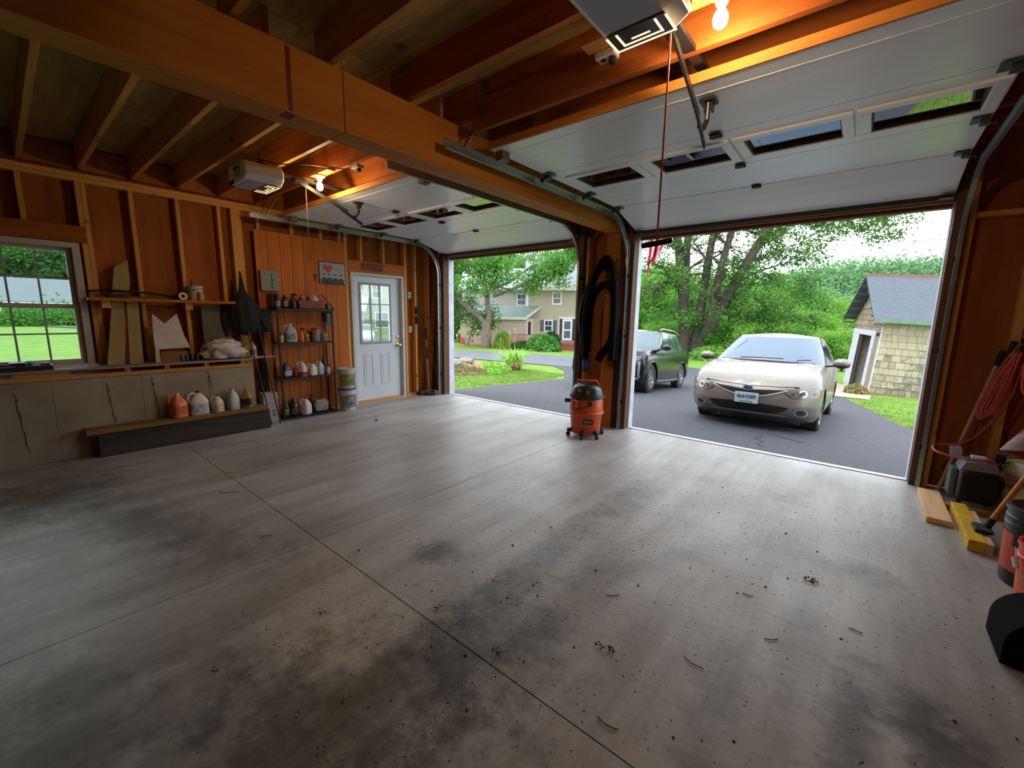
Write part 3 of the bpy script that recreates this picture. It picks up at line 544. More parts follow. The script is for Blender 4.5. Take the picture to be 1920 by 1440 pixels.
# small black jars beside the bag
for i in range(5):
    bott('spice_jar', 'small black jar, '+['leftmost', 'second from left', 'middle', 'second from right', 'rightmost'][i]+' in the row left of the pale bag', 'jar', -6.0, 1.30+i*.048, .881, .02, .075, (.01, .01, .01), shape='can', capcol='1A1A1A', group='small black jars on the sill board', rough=.15)
def lump(name, label, cat, c, d, mat, seed, amp=.25, fr=2.2, n=22):
    k = MB(); r_ = random.Random(seed); ph = [r_.uniform(0, 6) for _ in range(6)]; rows = []
    for i in range(n+1):
        th = math.pi*i/n; row = []
        for j in range(n*2):
            a = math.pi*j/n; dx, dy, dz = math.sin(th)*math.cos(a), math.sin(th)*math.sin(a), math.cos(th)
            pv_ = Vector((dx, dy, dz))*fr+Vector((seed, ph[0], ph[1])); f = 1+amp*(1.3*noise.noise(pv_)+.7*noise.noise(pv_*2.3)+.4*noise.noise(pv_*5))
            z = c[2]+d[2]*dz*f; row.append((c[0]+d[0]*dx*f, c[1]+d[1]*dy*f, max(z, c[2]-d[2]*.75)))
        rows.append(row)
    return tag(k.grid(rows, True).build(name, mat, smooth='all'), label, cat)
BAGM = M('plastic_bag', 'B8AAA6', .35, var=.2, scale=14, bump=.4)
lump('plastic_bag', 'crumpled pale plastic bag sagging over the end of the sill board', 'bag', (-5.99, 1.72, .985), (.11, .235, .12), BAGM, 3, .3)
# tray on the sill under the window
t = thing('tray', 'black tray on the window sill board', 'tray', (-6.03, .1, .881))
frm_ = MB().b2((-6.15, -.35, .882), (-5.92, .29, .89)).b2((-6.15, -.35, .89), (-6.14, .29, .925)).b2((-5.93, -.35, .89), (-5.92, .29, .925)).b2((-6.14, .28, .89), (-5.93, .29, .925)).b2((-6.14, -.35, .89), (-5.93, -.34, .925)); frm_.build('body', BLACK, t)
lump('cloth', 'crumpled pale blue cloth in the black tray', 'cloth', (-6.03, .17, .93), (.06, .06, .035), M('cloth_blue', 'A8BCD4', .8, var=.2), 5)
tag(MB().b2((-6.1, .215, .891), (-5.98, .275, .945)).build('box', M('box_olive', '4A4632', .6), bevel=.003), 'small olive box in the black tray', 'box')
tag(MB().b2((-6.12, .02, .925), (-5.97, .12, .955)).build('case', BLACK, bevel=.004), 'black case lying on the tray', 'case')
lump('cloth', 'bright blue rag at the left of the tray', 'cloth', (-5.98, .03, .90), (.035, .05, .03), M('cloth_blue2', '3A6AA8', .8, var=.3), 8)
# small white shelf with bottle
tag(MB().b2((-6.13, 2.005, .868), (-5.98, 2.30, .882)).build('small_shelf', M('shelf_white', 'B0A8A0', .5)), 'short white shelf board right of the bag, behind the black poles', 'shelf')
bott('cleaner_bottle', 'white cleaner bottle with black label on the short white shelf', 'bottle', -6.07, 2.07, .883, .038, .19, 'C4BCB4', lcol=('2A2622', '8A8478'), shape='bottle', rot=-.5, capcol='B8B0A8')
# black folded canopy and its poles
CAN = M('canopy_fabric', (.006, .006, .007), .85, var=.3, scale=9)
t = thing('folded_canopy', 'black folded umbrella hanging on the studs above two slanted black poles', 'umbrella', (-6.0, 2.0, 1.2))
rows = []
for i in range(15):
    u = i/14; z = [1.95, 1.87, 1.79, 1.71, 1.66, 1.62, 1.58, 1.53, 1.48, 1.43, 1.37, 1.31, 1.25, 1.20, 1.16][i]; hw = [.008, .016, .026, .036, .06, .10, .135, .145, .15, .15, .15, .148, .14, .11, .05][i]; cy = 1.985+.04*u
    rows.append([(-6.05+.5*hw*math.cos(a)*(1+.12*math.sin(6*a)), cy+hw*1.0*math.sin(a)*(1+.15*math.cos(5*a+u*2)), z) for a in [2*math.pi*k/28 for k in range(28)]])
MB().grid(rows, True).build('fabric', CAN, t, smooth='all')
for a, b, r in (((-6.0, 2.0, 1.25), (-5.82, 2.135, .006), .008), ((-6.03, 2.12, 1.40), (-5.80, 2.235, .006), .009)): MB().tube([a, b], r, 8).build('pole', BSTEEL, t)
t = thing('camera_tripod', 'dark folded tripod with bulky head standing against the wall left of the black rack', 'tripod', (-6.05, 2.2, 0))
MB().b2((-6.155, 2.15, 1.2), (-6.03, 2.29, 1.50)).build('head', MATTEB, t, bevel=.02)
for y in (2.17, 2.22, 2.265): MB().tube([(-6.145, 2.22, 1.3), (-6.145, y, .005)], .011, 8).build('leg', BSTEEL, t)
MB().tube([(-6.02, 2.17, 1.36), (-5.99, 2.2, 1.28), (-6.02, 2.24, 1.22)], .010, 8).build('crank', DSTEEL, t)
t = thing('hanging_bag', 'black bag hanging on the stud below the shelf end, left of the umbrella', 'bag', (-6.1, 1.87, 1.1))
MB().tube([(-6.15, 1.80, 1.52), (-6.14, 1.80, 1.38), (-6.14, 1.805, 1.24), (-6.14, 1.81, 1.14)], [.03, .045, .04, .02], 10).build('body', CAN, t, smooth='all')
# electric panel, red box
t = thing('electrical_panel', 'grey metal breaker panel on the vertical boards', 'electrical panel', (-6.12, 2.35, 1.75))
MB().b2((-6.17, 2.235, 1.73), (-6.09, 2.455, 1.99)).build('case', M('panel_grey', '7C7C76', .5, var=.04), t, bevel=.004); MB().b2((-6.09, 2.365, 1.76), (-6.086, 2.372, 1.96)).build('seam', MATTEB, t); MB().b2((-6.09, 2.36, 1.86), (-6.082, 2.385, 1.875)).build('latch', MATTEB, t)
tag(MB().b2((-6.165, 2.31, 1.52), (-6.0, 2.42, 1.69)).build('red_tin', M('maroon_tin', '4A120C', .4), bevel=.01), 'dark red tin standing below the breaker panel', 'tin')
# metal rack
RX0, RX1, RY0, RY1 = -6.15, -5.92, 2.33, 3.09; RZ = (.035, .575, 1.055, 1.505)
t = thing('metal_rack', 'narrow black steel shelving rack with four shelves against the vertical boards', 'rack', (-6.03, 2.71, 0))
for x in (RX0, RX1-.02):
    for y in (RY0, RY1-.02): MB().b2((x, y, 0), (x+.02, y+.02, 1.52)).build('post', BSTEEL, t)
for z in RZ:
    MB().b2((RX0+.004, RY0+.004, z-.004), (RX1-.004, RY1-.004, z)).b2((RX1-.003, RY0, z-.028), (RX1, RY1, z)).b2((RX0, RY0, z-.028), (RX0+.003, RY1, z)).build('shelf', BSTEEL, t)
GS = 'bottles on the black rack'; X = -6.02
z = RZ[3]+.001
bott('spray_can', 'black and white aerosol can, leftmost on the rack top', 'can', X+.03, 2.375, z, .036, .19, (.01, .01, .012), shape='can', lcol=('B8B0A8', '302820'), capcol='C0B8B0', group=GS)
bott('oil_bottle', 'black bottle with yellow cap and label on the rack top', 'bottle', X+.02, 2.475, z, .033, .20, (.012, .011, .014), shape='bottle', lcol=('C8A81E', '201A14'), capcol='C89A2A', group=GS)
bott('spray_bottle', 'black trigger spray bottle on the rack top beside the red bin', 'bottle', X+.03, 2.575, z, .042, .20, (.012, .012, .013), shape='spray', lcol=('3A3834', '141212'), capcol='1A1818', rot=.8, group=GS)
t = thing('storage_bin', 'dull red open bin on the rack top', 'bin', (X, 2.81, z))
yb, yt = 2.645, 2.97
MB().prism([(yb, z+.003), (yt, z+.003), (yt+.015, z+.115), (yt-.0, z+.115), (yt-.012, z+.012), (yb+.012, z+.012), (yb+.0, z+.115), (yb-.015, z+.115)], -6.12, -5.95, 0).b2((-6.12, yb, z+.003), (-6.112, yt, z+.112)).b2((-5.958, yb, z+.003), (-5.95, yt, z+.112)).build('body', M('bin_red', '7A2A26', .5), t, bevel=.003)
bott('cleaner_jug', 'white jug with yellow label leaning in the red bin', 'jug', X, 2.89, z+.014, .042, .19, 'C8C0B0', lcol=('D8B82A', 'C8A83A'), sx=.8, capcol='C0B8A8')
bott('dark_bottle', 'dark brown bottle sticking out of the red bin', 'bottle', X, 2.70, z+.014, .03, .18, (.03, .015, .012), shape='bottle', capcol='3A1A14')
bott('dark_bottle', 'purple-black bottle beside the yellow-label jug in the red bin', 'bottle', X+.01, 2.79, z+.014, .028, .17, (.02, .014, .03), shape='bottle', capcol='2A2438')
tag(MB().box((X+.0, 2.735, z+.125), (.03, .09, .10), (0.2, 0, .3)).build('carton', M('carton_orange', 'A0641C', .6), bevel=.003), 'orange-brown carton inside the red bin', 'carton')
bott('small_bottle', 'small black bottle with white cap at the right end of the rack top', 'bottle', X+.05, 3.035, z, .025, .10, (.012, .012, .012), shape='bottle', capcol='C8C8C0')
t = thing('bent_handle', 'dark bent metal handle leaning over the right end of the rack', 'handle', (-6.05, 3.05, 1.5))
MB().tube([(-6.06, 2.96, 1.68), (-6.05, 3.0, 1.72), (-5.97, 3.12, 1.52), (-5.93, 3.10, 1.49)], .008, 8).build('rod', BSTEEL, t); MB().tube([(-6.03, 3.04, 1.665), (-5.985, 3.10, 1.56)], .009, 8).build('grip', M('grip_grey', '8A8478', .5), t)
t = thing('holster_bag', 'black pouch hanging under the right end of the rack top', 'pouch', (-5.97, 3.03, 1.3)); MB().b2((-6.02, 2.97, 1.33), (-5.93, 3.075, 1.475)).build('body', BLACK, t, bevel=.02); MB().b2((-5.93, 3.0, 1.29), (-5.92, 3.06, 1.45)).build('flap', M('gloss_black', (.01, .01, .012), .15), t, bevel=.004)
z = RZ[2]+.001
bott('tub', 'pale yellow tub with green lid on the second shelf', 'tub', X+.04, 2.385, z, .036, .11, 'A8AA62', shape='tub', capcol='1E5A2A', group=GS)
bott('gallon_jug', 'clear-blue gallon jug with green and white label on the second shelf', 'jug', X+.02, 2.52, z, .075, .245, '98A4B4', lcol=('1A3A2A', 'A8A8B0'), rot=-.15, sx=.9, group=GS, capcol='C8C4C0')
bott('spray_bottle', 'bright orange bottle with black nozzle on the second shelf', 'bottle', X+.04, 2.655, z, .032, .19, 'D8641A', shape='spray', capcol='1A1414', rot=1.2, group=GS)
bott('glue_bottle', 'yellow-labelled squat bottle right of the orange bottle', 'bottle', X+.02, 2.735, z, .032, .14, 'A88A2A', shape='bottle', lcol=('8A7A4A', '5A3A1A'), capcol='C8A41A', group=GS)
bott('jar', 'tall jar of hardware with red lid on the second shelf', 'jar', X+.02, 2.865, z, .055, .185, M('nuts_jar', '8A7A80', .3, var=.6, scale=40), shape='tub', capcol='8A1A1A', group=GS)
bott('jar', 'clear jar with white cap right of the red-lidded jar', 'jar', X+.02, 2.98, z, .045, .15, M('screws_jar', '7A7A70', .25, var=.4, scale=30), shape='bottle', capcol='B8B8A8', group=GS)
bott('drink_carton', 'brown carton behind the red-lidded jar', 'carton', X-.05, 2.80, z, .035, .15, '5A2A14', shape='can', capcol='4A2010')
z = RZ[1]+.001
bott('motor_oil_jug', 'dark grey oil jug with white logo, leftmost on the third shelf', 'jug', X+.02, 2.43, z, .065, .21, '2E2C30', lcol=('2A3A7A', 'B8B0A8'), sx=.8, rot=.4, capcol='3A3838', group=GS)
bott('red_bottle', 'dark red bottle beside the half-full gallon jug', 'bottle', X+.03, 2.545, z, .028, .13, '9A1E24', shape='bottle', capcol='7A1418', group=GS)
t = bott('gallon_jug', 'translucent gallon jug with pink fluid in its lower half on the third shelf', 'jug', X+.03, 2.635, z, .062, .215, 'B8ACA8', rot=.6, group=GS, capcol='C4BCB4')
MB().lathe([(.001, .004), (.0565, .004), (.0632, .012), (.0632, .065), (.0625, .066)], n=20, e=4, cap=False).build('fluid', M('pink_fluid', '8A3034', .3), t, world=False)
bott('bleach_bottle', 'white handled bottle with red cap, middle of the third shelf', 'jug', X+.03, 2.785, z, .06, .18, 'C4BAB0', capcol='8A2A1E', sx=.8, rot=.3, group=GS)
bott('bleach_bottle', 'bluish-white bottle with orange-red cap, third shelf right', 'jug', X+.02, 2.90, z, .05, .205, 'A8B0B8', capcol='A83A1A', sx=.8, rot=.3, group=GS, lcol=('B8A040', '98A0A8'))
bott('spray_bottle', 'small white sprayer with red trigger at the right end of the third shelf', 'bottle', X+.05, 3.005, z, .026, .14, 'C4BCBC', shape='spray', capcol='8A1A1A', rot=.9, group=GS)
bott('dark_bottle', 'tall slim dark-blue bottle behind the sprayer on the third shelf', 'bottle', X-.03, 2.98, z, .025, .28, (.01, .012, .03), shape='bottle', capcol='101428')
z = RZ[0]+.001
bott('dark_jug', 'black jug with yellow stripe, bottom shelf left', 'jug', X+.03, 2.385, z, .038, .24, (.012, .012, .012), lcol=('9A8A1E', '181614'), capcol='141414', group=GS)
bott('dark_jug', 'wide black jug on the bottom shelf behind the yellow-striped one', 'jug', X+.02, 2.49, z, .06, .25, (.01, .01, .01), lcol=('3A3A38', '0A0A0A'), capcol='141414', group=GS)
bott('vinegar_jug', 'white gallon jug with red cap on the bottom shelf', 'jug', X+.03, 2.655, z, .068, .235, 'C8BEBC', capcol='A82A1A', rot=.5, group=GS)
t = thing('clear_bin', 'clear tan bin of hardware on the bottom shelf', 'bin', (X, 2.88, z)); MB().prism([(2.79, z+.01), (2.97, z+.01), (2.985, z+.14), (2.775, z+.14)], -6.11, -5.96, 0).build('body', M('bin_tan', '8A7E70', .25, var=.15), t, bevel=.012)
for i, (a, b) in enumerate(((2.86, .05), (2.90, .02), (2.87, -.01), (2.92, .055))): MB().tube([(-5.957, a-.03, z+.08+b), (-5.957, a+.04, z+.085+b)], .008, 6).build('glint_tube', M('silver_foil', 'D0CCC8', .2, metal=.6), t)
MB().b2((-6.10, 2.80, z+.14), (-5.97, 2.96, z+.17)).build('contents', M('foil_mix', '9A948C', .3, var=.6, scale=40), t, bevel=.012)
bott('dark_bottle', 'black bottle behind the clear bin on the bottom shelf', 'bottle', X-.04, 2.77, z, .04, .26, (.008, .008, .008), shape='bottle', capcol='141414')
# white box and roll beside the rack
t = thing('white_box', 'white cardboard box on the floor between the timber and the rack', 'box', (-6.0, 2.16, 0)); MB().b2((-6.1, 2.105, .002), (-5.955, 2.285, .40)).build('carton', M('white_card', 'A8A09C', .7), t, bevel=.003); MB().b2((-5.954, 2.20, .08), (-5.9535, 2.25, .17)).build('printed_drawing', M('print_dark', '3A3838', .7, scale=40, c2='A8A09C'), t)
tag(MB().lathe([(.001, 0), (.045, 0), (.045, .38), (.001, .38)], (-6.12, 2.04, .002), 20).build('paper_roll', M('roll_grey', '7A706A', .7), smooth=True), 'grey roll standing behind the white box', 'roll')
# pails
def pail(label, x, y, z, r, h, col, rim, lc, grp):
    t = thing('plastic_pail', label, 'bucket', (x, y, z), group=grp)
    MB().lathe([(.001, 0), (r*.88, 0), (r*.97, h*.86), (r*1.03, h*.86), (r*1.03, h*.9), (r, h*.905), (r, h*.97), (.001, h*.97)], (x, y, z), 28).build('body', M('pail_'+col, col, .4, var=.04), t, smooth=True)
    MB().lathe([(r*1.06, h*.93), (r*1.06, h*.985), (r*.95, h*1.0), (r*.9, h*.99), (.001, h*.99)], (x, y, z), 28).build('lid', M('pail_'+rim, rim, .4), t, smooth=True)
    n = 14; rows = [[(x+(r*(.88+.1*q)*1.012+.001)*math.cos(a), y+(r*(.88+.1*q)*1.012+.001)*math.sin(a), z+h*q) for a in np.linspace(-1.35, 1.1, n)] for q in (.12, .72)]
    MB().grid(rows).build('label', M('pl_'+lc[0]+lc[1], lc[0], .5, scale=14, c2=lc[1]), t); return t
pail('lower pail of two stacked beside the white door, white with blue lid and black print', -5.97, 3.28, .002, .125, .335, 'C4C2BE', '2A4A9A', ('B8B8B4', '1E2228'), 'stacked pails')
pail('upper pail of two stacked beside the white door, white with green and yellow label', -5.97, 3.28, .340, .125, .30, 'B4B4AE', 'C0BEB4', ('A8A460', '2E4A30'), 'stacked pails')
# pictures, sign, switches
t = thing('tin_sign', 'metal picture of a red heart over four grey figures on the vertical boards', 'picture', (-6.15, 3.24, 1.86))
MB().b2((-6.168, 3.04, 1.87), (-6.160, 3.45, 2.19)).build('frame', BSTEEL, t); MB().b2((-6.160, 3.052, 1.882), (-6.158, 3.438, 2.178)).build('panel', M('sign_grey', '9A9E9E', .5, var=.1), t)
hp = [(3.17+.075*(16*math.sin(a)**3)/16, 2.10+.07*(13*math.cos(a)-5*math.cos(2*a)-2*math.cos(3*a)-math.cos(4*a))/16) for a in np.linspace(0, 2*math.pi, 28)[:-1]]
MB().prism(hp, -6.158, -6.1565, 0).build('heart', M('heart_red', 'A8262A', .5, scale=18, c2='C05050'), t)
for i, (y, s) in enumerate(((3.11, .9), (3.19, .85), (3.28, 1.05), (3.37, 1.05))):
    f = MB().prism([(y-.05, 1.883), (y+.05, 1.883), (y+.045, 1.945*s+.0), (y+.02, 1.97), (y-.02, 1.97), (y-.045, 1.945)], -6.157, -6.155, 0) if False else MB().prism([(y-.05, 1.883), (y+.05, 1.883), (y+.042, 1.94), (y+.018, 1.965), (y-.018, 1.965), (y-.042, 1.94)], -6.1565, -6.155, 0)
    fo = f.build('figure', M('figure_dark', '3A3E40', .6), t); MB().lathe([(.001, 0), (.021, .0), (.021, .002), (.001, .002)], (-6.1565, y, 1.985), 14, m=MX).build('head', M('figure_light', 'B0B0AE', .6), fo)
    MB().prism([(y-.032, 1.998), (y+.032, 1.998), (y+.018, 2.004), (y+.014, 2.018), (y-.014, 2.018), (y-.018, 2.004)], -6.1545, -6.153, 0).build('hat', M('figure_dark', '3A3E40', .6), fo)
tag(MB().b2((-6.189, 3.73, 2.12), (-6.18, 4.12, 2.235)).build('wooden_sign', M('sign_brown', '6A2A18', .6, var=.15, scale=10), bevel=.004), 'dark red-brown wooden plaque above the white door', 'sign')
tag(MB().prism([(2.955, 1.99), (3.02, 2.0), (3.01, 1.975), (2.995, 1.965), (2.985, 1.90), (2.975, 1.965)], -6.169, -6.155, 0).build('wall_hook', BSTEEL), 'small dark hook on the boards left of the picture', 'hook')
for z, lb_ in ((1.78, 'grey switch plate, upper of two right of the white door'), (1.19, 'grey switch plate, lower of two right of the white door')):
    t = thing('light_switch', lb_, 'switch', (-6.19, 4.64, z-.05), group='switch plates'); MB().b2((-6.21, 4.60, z-.055), (-6.185, 4.675, z+.055)).build('plate', M('switch_plate', '9A9E98', .5), t, bevel=.006); MB().lathe([(.001, 0), (.02, 0), (.018, .006), (.001, .006)], (-6.185, 4.637, z), 14, m=MX).build('dial', M('dial_grey', '6A6E6A', .5), t)
# corner tools
t = thing('dark_holder', 'black double clip on the stud right of the switches', 'clip', (-6.2, 4.78, 1.2)); MB().b2((-6.199, 4.755, 1.45), (-6.16, 4.81, 1.58)).build('clip', MATTEB, t, bevel=.006); MB().b2((-6.199, 4.757, 1.28), (-6.16, 4.812, 1.42)).build('clip', MATTEB, t, bevel=.006)
t = thing('walking_stick', 'thin pale stick with dark bands leaning in the corner by the left bay', 'stick', (-6.1, 4.95, 0))
MB().tube([(-6.05, 4.92, .12), (-6.15, 4.95, 1.2)], .010, 8).build('shaft', M('stick_pale', 'A89478', .6), t); MB().tube([(-6.131, 4.945, 1.0), (-6.15, 4.951, 1.2)], .013, 8).build('band', MATTEB, t); MB().tube([(-6.10, 4.938, .66), (-6.117, 4.942, .86)], .013, 8).build('band', MATTEB, t)
t = thing('leaning_board', 'dark board leaning in the corner behind the pale stick', 'board', (-6.1, 5.0, 0), local=False); MB().bar((-6.16, 5.02, .03), (-6.17, 5.17, 1.75), .09, .02, (1, 0, 0)).build('board', DW, t)
t = thing('wire_rod', 'thin brown rod leaning in the corner', 'rod', (-5.95, 5.05, 0)); MB().tube([(-5.93, 5.05, .06), (-6.12, 5.02, 1.15)], .005, 6).build('rod', M('rod_brown', '6A4A2C', .6), t)
for i, (x, y, s) in enumerate(((-6.12, 4.80, .07), (-6.08, 4.95, .09), (-6.0, 4.88, .06), (-5.97, 5.0, .08), (-5.93, 4.93, .05))):
    tag(MB().box((x, y, s*.55), (s*1.5, s*1.2, s), (0.0, .0, i)).build('scrap_block', M('scrap_%d' % (i % 2), ('3A302A', '5A5450')[i % 2], .7), bevel=.01), ['dark scrap at the left end of the corner pile by the left bay', 'largest scrap block in the corner pile, against the wall', 'dark scrap in the middle of the corner pile', 'grey scrap at the right end of the corner pile, by the track', 'smallest dark scrap at the front of the corner pile'][i], 'scrap', 'scraps in the corner')
# ------------------------------------------------------------ pillar: vacuum hose and shop vacuum
HOSE = M('hose_black', (.0025, .0025, .003), .9, var=.3, scale=30, spec=.2)
def ribbed(k, pts, r, n=12, step=.018, amp=.12):
    P = [Vector(p) for p in pts]; out = []; rr = []
    for i in range(len(P)-1):
        m = max(2, int((P[i+1]-P[i]).length/step))
        for j in range(m): out.append(P[i].lerp(P[i+1], j/m)); rr.append(r*(1+amp*((len(rr) % 2)*2-1)))
    return k.tube(out, rr, n)
def smooth_path(pts, n=10):
    P = [Vector(p) for p in pts]; out = []
    for i in range(len(P)-1):
        a, b, c, d = P[max(i-1, 0)], P[i], P[i+1], P[min(i+2, len(P)-1)]
        for j in range(n): t = j/n; out.append(.5*((2*b)+(c-a)*t+(2*a-5*b+4*c-d)*t*t+(3*b-a-3*c+d)*t**3))
    out.append(P[-1]); return out
t = thing('vacuum_hose', 'thick black vacuum hose looped over a hook on the pillar between the bays', 'hose', (-2.7, 5.0, .9))
yh = 4.95
ribbed(MB(), smooth_path([(-2.83, yh, .90), (-2.87, yh, 1.15), (-2.90, yh, 1.45), (-2.85, yh, 1.75), (-2.72, yh, 2.02), (-2.58, yh, 2.10), (-2.48, yh, 1.98), (-2.44, yh, 1.7), (-2.44, yh, 1.4), (-2.48, yh, 1.15), (-2.60, yh, .98), (-2.645, yh, .90)]), .046).build('hose', HOSE, t, smooth='all')
ribbed(MB(), smooth_path([(-2.84, yh+.055, 1.0), (-2.83, yh+.055, 1.45), (-2.78, yh+.055, 1.72), (-2.66, yh+.055, 1.86), (-2.52, yh+.055, 1.80), (-2.455, yh+.055, 1.5), (-2.44, yh+.055, 1.2), (-2.44, yh+.055, .9)]), .043).build('hose', HOSE, t, smooth='all')
ribbed(MB(), smooth_path([(-2.80, yh-.05, 1.0), (-2.83, yh-.05, 1.4), (-2.77, yh-.05, 1.8), (-2.62, yh-.05, 2.14), (-2.52, yh-.05, 2.12), (-2.45, yh-.05, 1.85), (-2.435, yh-.05, 1.5), (-2.435, yh-.05, .9)]), .043).build('hose', HOSE, t, smooth='all')
MB().cyl((-2.83, yh, .74), (-2.83, yh, .92), .042, 16).build('hose_end', BLACK, t); lab(MB().cyl((-2.83, yh, .79), (-2.83, yh, .88), .045, 16).build('cuff', M('cuff_blue', '1E4A9A', .5), t), 'blue cuff')
tag(MB().tube(smooth_path([(-2.93, 5.0, 1.75), (-2.985, 5.0, 1.55), (-2.99, 5.0, 1.35), (-2.93, 5.0, 1.05), (-2.88, 4.94, .95)]), .005, 6).build('thin_wire', M('wire_pale', 'A8A49C', .5)), 'thin pale wire curving beside the vacuum hose', 'wire')
tag(MB().b2((-2.46, 5.06, .02), (-2.40, 5.11, 1.3)).build('dark_strip', MATTEB), 'black strip hanging at the right side of the pillar', 'strip')
tag(MB().cyl((-2.58, 4.86, 2.03), (-2.58, 5.06, 2.03), .009, 8).build('hose_hook', BSTEEL), 'hook on the post carrying the vacuum hose', 'hook')
ORG = M('vac_orange', 'C8501E', .4, var=.05); vx, vy = -2.545, 4.52
def V(p): q = Vector(p); return (vx+q.x, vy+q.y, q.z)
t = thing('shop_vacuum', 'orange and black wet-dry shop vacuum standing before the pillar', 'vacuum cleaner', (vx, vy, 0), group=None)
MB().lathe([(.001, .05), (.165, .05), (.175, .07), (.195, .28), (.215, .30), (.215, .315), (.203, .325), (.195, .47), (.19, .48), (.001, .48)], (vx, vy, 0), 36).build('tank', ORG, t, smooth=True)
hd = MB().lathe([(.19, .478), (.202, .485), (.202, .51), (.19, .55), (.175, .60), (.14, .64), (.08, .655), (.001, .655)], (vx, vy, 0), 36).build('motor_head', M('vac_head', (.02, .02, .022), .3), t, smooth=True)
for i, z in enumerate((.50, .515, .53, .548, .565)): MB().tube([V(((.208-.008*i)*math.cos(a), (.208-.008*i)*math.sin(a), z)) for a in np.linspace(0, 2*math.pi, 30)], .0075, 6, False).build('wound_cord', BLACK, hd)
dx, dy = .6, .78   # camera-facing direction on the vacuum is (+.5,-.87)
ca = Vector((.49, -.87, 0)); cb = Vector((.87, .49, 0))
MB().tube([V(cb*-.14+Vector((0, 0, .63))), V(cb*-.115+Vector((0, 0, .685))), V(cb*.115+Vector((0, 0, .685))), V(cb*.14+Vector((0, 0, .63)))], .016, 10).build('handle', ORG, t, smooth='all')
for i in range(3): MB().sphere(V(ca*.10+cb*(-.045+.04*i)+Vector((0, 0, .635))), .018, 8, sz=.5).build('attachment_tip', M('vac_grey', 'A0A4A6', .4), hd, smooth='all')
MB().sphere(V(ca*.12+cb*.11+Vector((0, 0, .60))), .025, 8, sz=.7).build('switch_cover', M('vac_white', 'C8C8C4', .4), hd, smooth='all')
q = MB().box(V(ca*.193+cb*-.125+Vector((0, 0, .43))), (.05, .07, .10), (0, 0, -.2)).build('inlet_housing', M('vac_red', 'B03A1E', .4), t, bevel=.01); MB().cyl(V(ca*.10+cb*-.19+Vector((0, 0, .455))), V(ca*.10+cb*-.26+Vector((0, 0, .455))), .026, 16).build('inlet_port', BLACK, t)
MB().cyl(V(ca*.17+cb*.04+Vector((0, 0, .44))), V(ca*.212+cb*.04+Vector((0, 0, .44))), .028, 16).build('latch', BLACK, t)
MB().tube([V(cb*x_+ca*math.sqrt(max(.0, .207**2-x_*x_))+Vector((0, 0, z_))) for x_, z_ in ((-.15, .36), (-.08, .365), (0, .40), (.04, .42))], .005, 6).build('cord_loop', BLACK, t)
lgm = frame(ca*.2005+cb*.028+Vector((0, 0, .215)), cb, (ca*-.07+Vector((0, 0, 1)))); lg = MB().box((0, 0, 0), (.115, .052, .004)); lg.v = [tuple(lgm @ Vector(v)) for v in lg.v]; lg.build('badge', MATTEB, t, world=False)
text('RIDGID', .028, M('badge_white', 'D8D4CC', .4), t, frame(ca*.204+cb*.028+Vector((0, 0, .217)), cb, (ca*-.07+Vector((0, 0, 1)))), font_bold=True)
for i, a in enumerate((-2.4, -1.25, -.35, .9, 2.2)):
    p = Vector((math.cos(a), math.sin(a), 0)); c_ = MB().box(V(p*.185+Vector((0, 0, .075))), (.09, .06, .05), (0, 0, a)); cs = c_.build('caster_foot', BLACK, t, bevel=.015)
    r9 = Vector((-p.y, p.x, 0)); MB().cyl(V(p*.215-r9*.012+Vector((0, 0, .027))), V(p*.215+r9*.012+Vector((0, 0, .027))), .027, 14).build('wheel', BLACK, cs)
# ------------------------------------------------------------ right-hand clutter
PALE = wood('pale_lumber', 'DCB88E', 1, 'C8A070')
tag(MB().b2((.50, 4.22, .002), (.635, 4.95, .042)).build('lumber_piece', PALE, bevel=.002), 'short pale board on the floor before the compressor', 'lumber')
t = thing('yellow_beam', 'yellow painted timber block on the floor pointing at the camera', 'timber', (.70, 4.2, 0)); MB().b2((.665, 3.86, .002), (.745, 4.62, .075)).build('timber', M('yellow_paint', 'C8A010', .6, var=.25, scale=12), t, bevel=.003); MB().b2((.746, 3.86, .002), (.78, 4.5, .07)).build('pale_board', PALE, t)
tag(MB().b2((.64, 4.625, .002), (1.0, 4.71, .04)).build('support_board', M('board_olive', '8A6A2C', .7)), 'short plank crosswise under the compressor front', 'lumber')
SH = M('shroud_black', (.01, .01, .011), .55); cx, cy = .80, 4.86
t = thing('air_compressor', 'twin-tank air compressor with black shroud and cream tanks in the corner by the right bay', 'compressor', (cx, cy, 0))
MB().b2((.70, 4.72, .06), (.92, 4.95, .32)).build('shroud', SH, t, bevel=.03, smooth=True)
MB().prism([(.69, .30), (.72, .38), (.88, .40), (.93, .30)], 4.74, 4.97, 1).build('motor_cover', M('shroud_grey', '7A8290', .4), t, bevel=.01)
MB().b2((.655, 4.80, .08), (.699, 4.95, .30)).build('side_cover', M('shroud_grey2', '5A6A68', .4), t, bevel=.01)
MB().b2((.76, 4.80, .40), (.84, 4.88, .415)).build('cover_label', WHITEP, t)
k = MB()
for i in range(9): k.b2((.715+i*.022, 4.714, .08), (.722+i*.022, 4.7195, .30))
k.build('vent_grille', MATTEB, t)
TK = M('tank_cream', 'B4AC8C', .3, var=.05)
for zz in (.16, .36): MB().lathe([(.001, -.20), (.06, -.19), (.09, -.15), (.09, .15), (.06, .19), (.001, .20)], (1.03, 4.83, zz), 24, m=Euler((R_(90), 0, .5)).to_matrix()).build('air_tank', TK, t, smooth=True)
MB().tube([V2 for V2 in [(1.0+.093*math.cos(a)*.9, 4.83, .36+.093*math.sin(a)) for a in np.linspace(0, 2*math.pi, 24)]], .004, 6, False).build('tank_strap', BSTEEL, t)
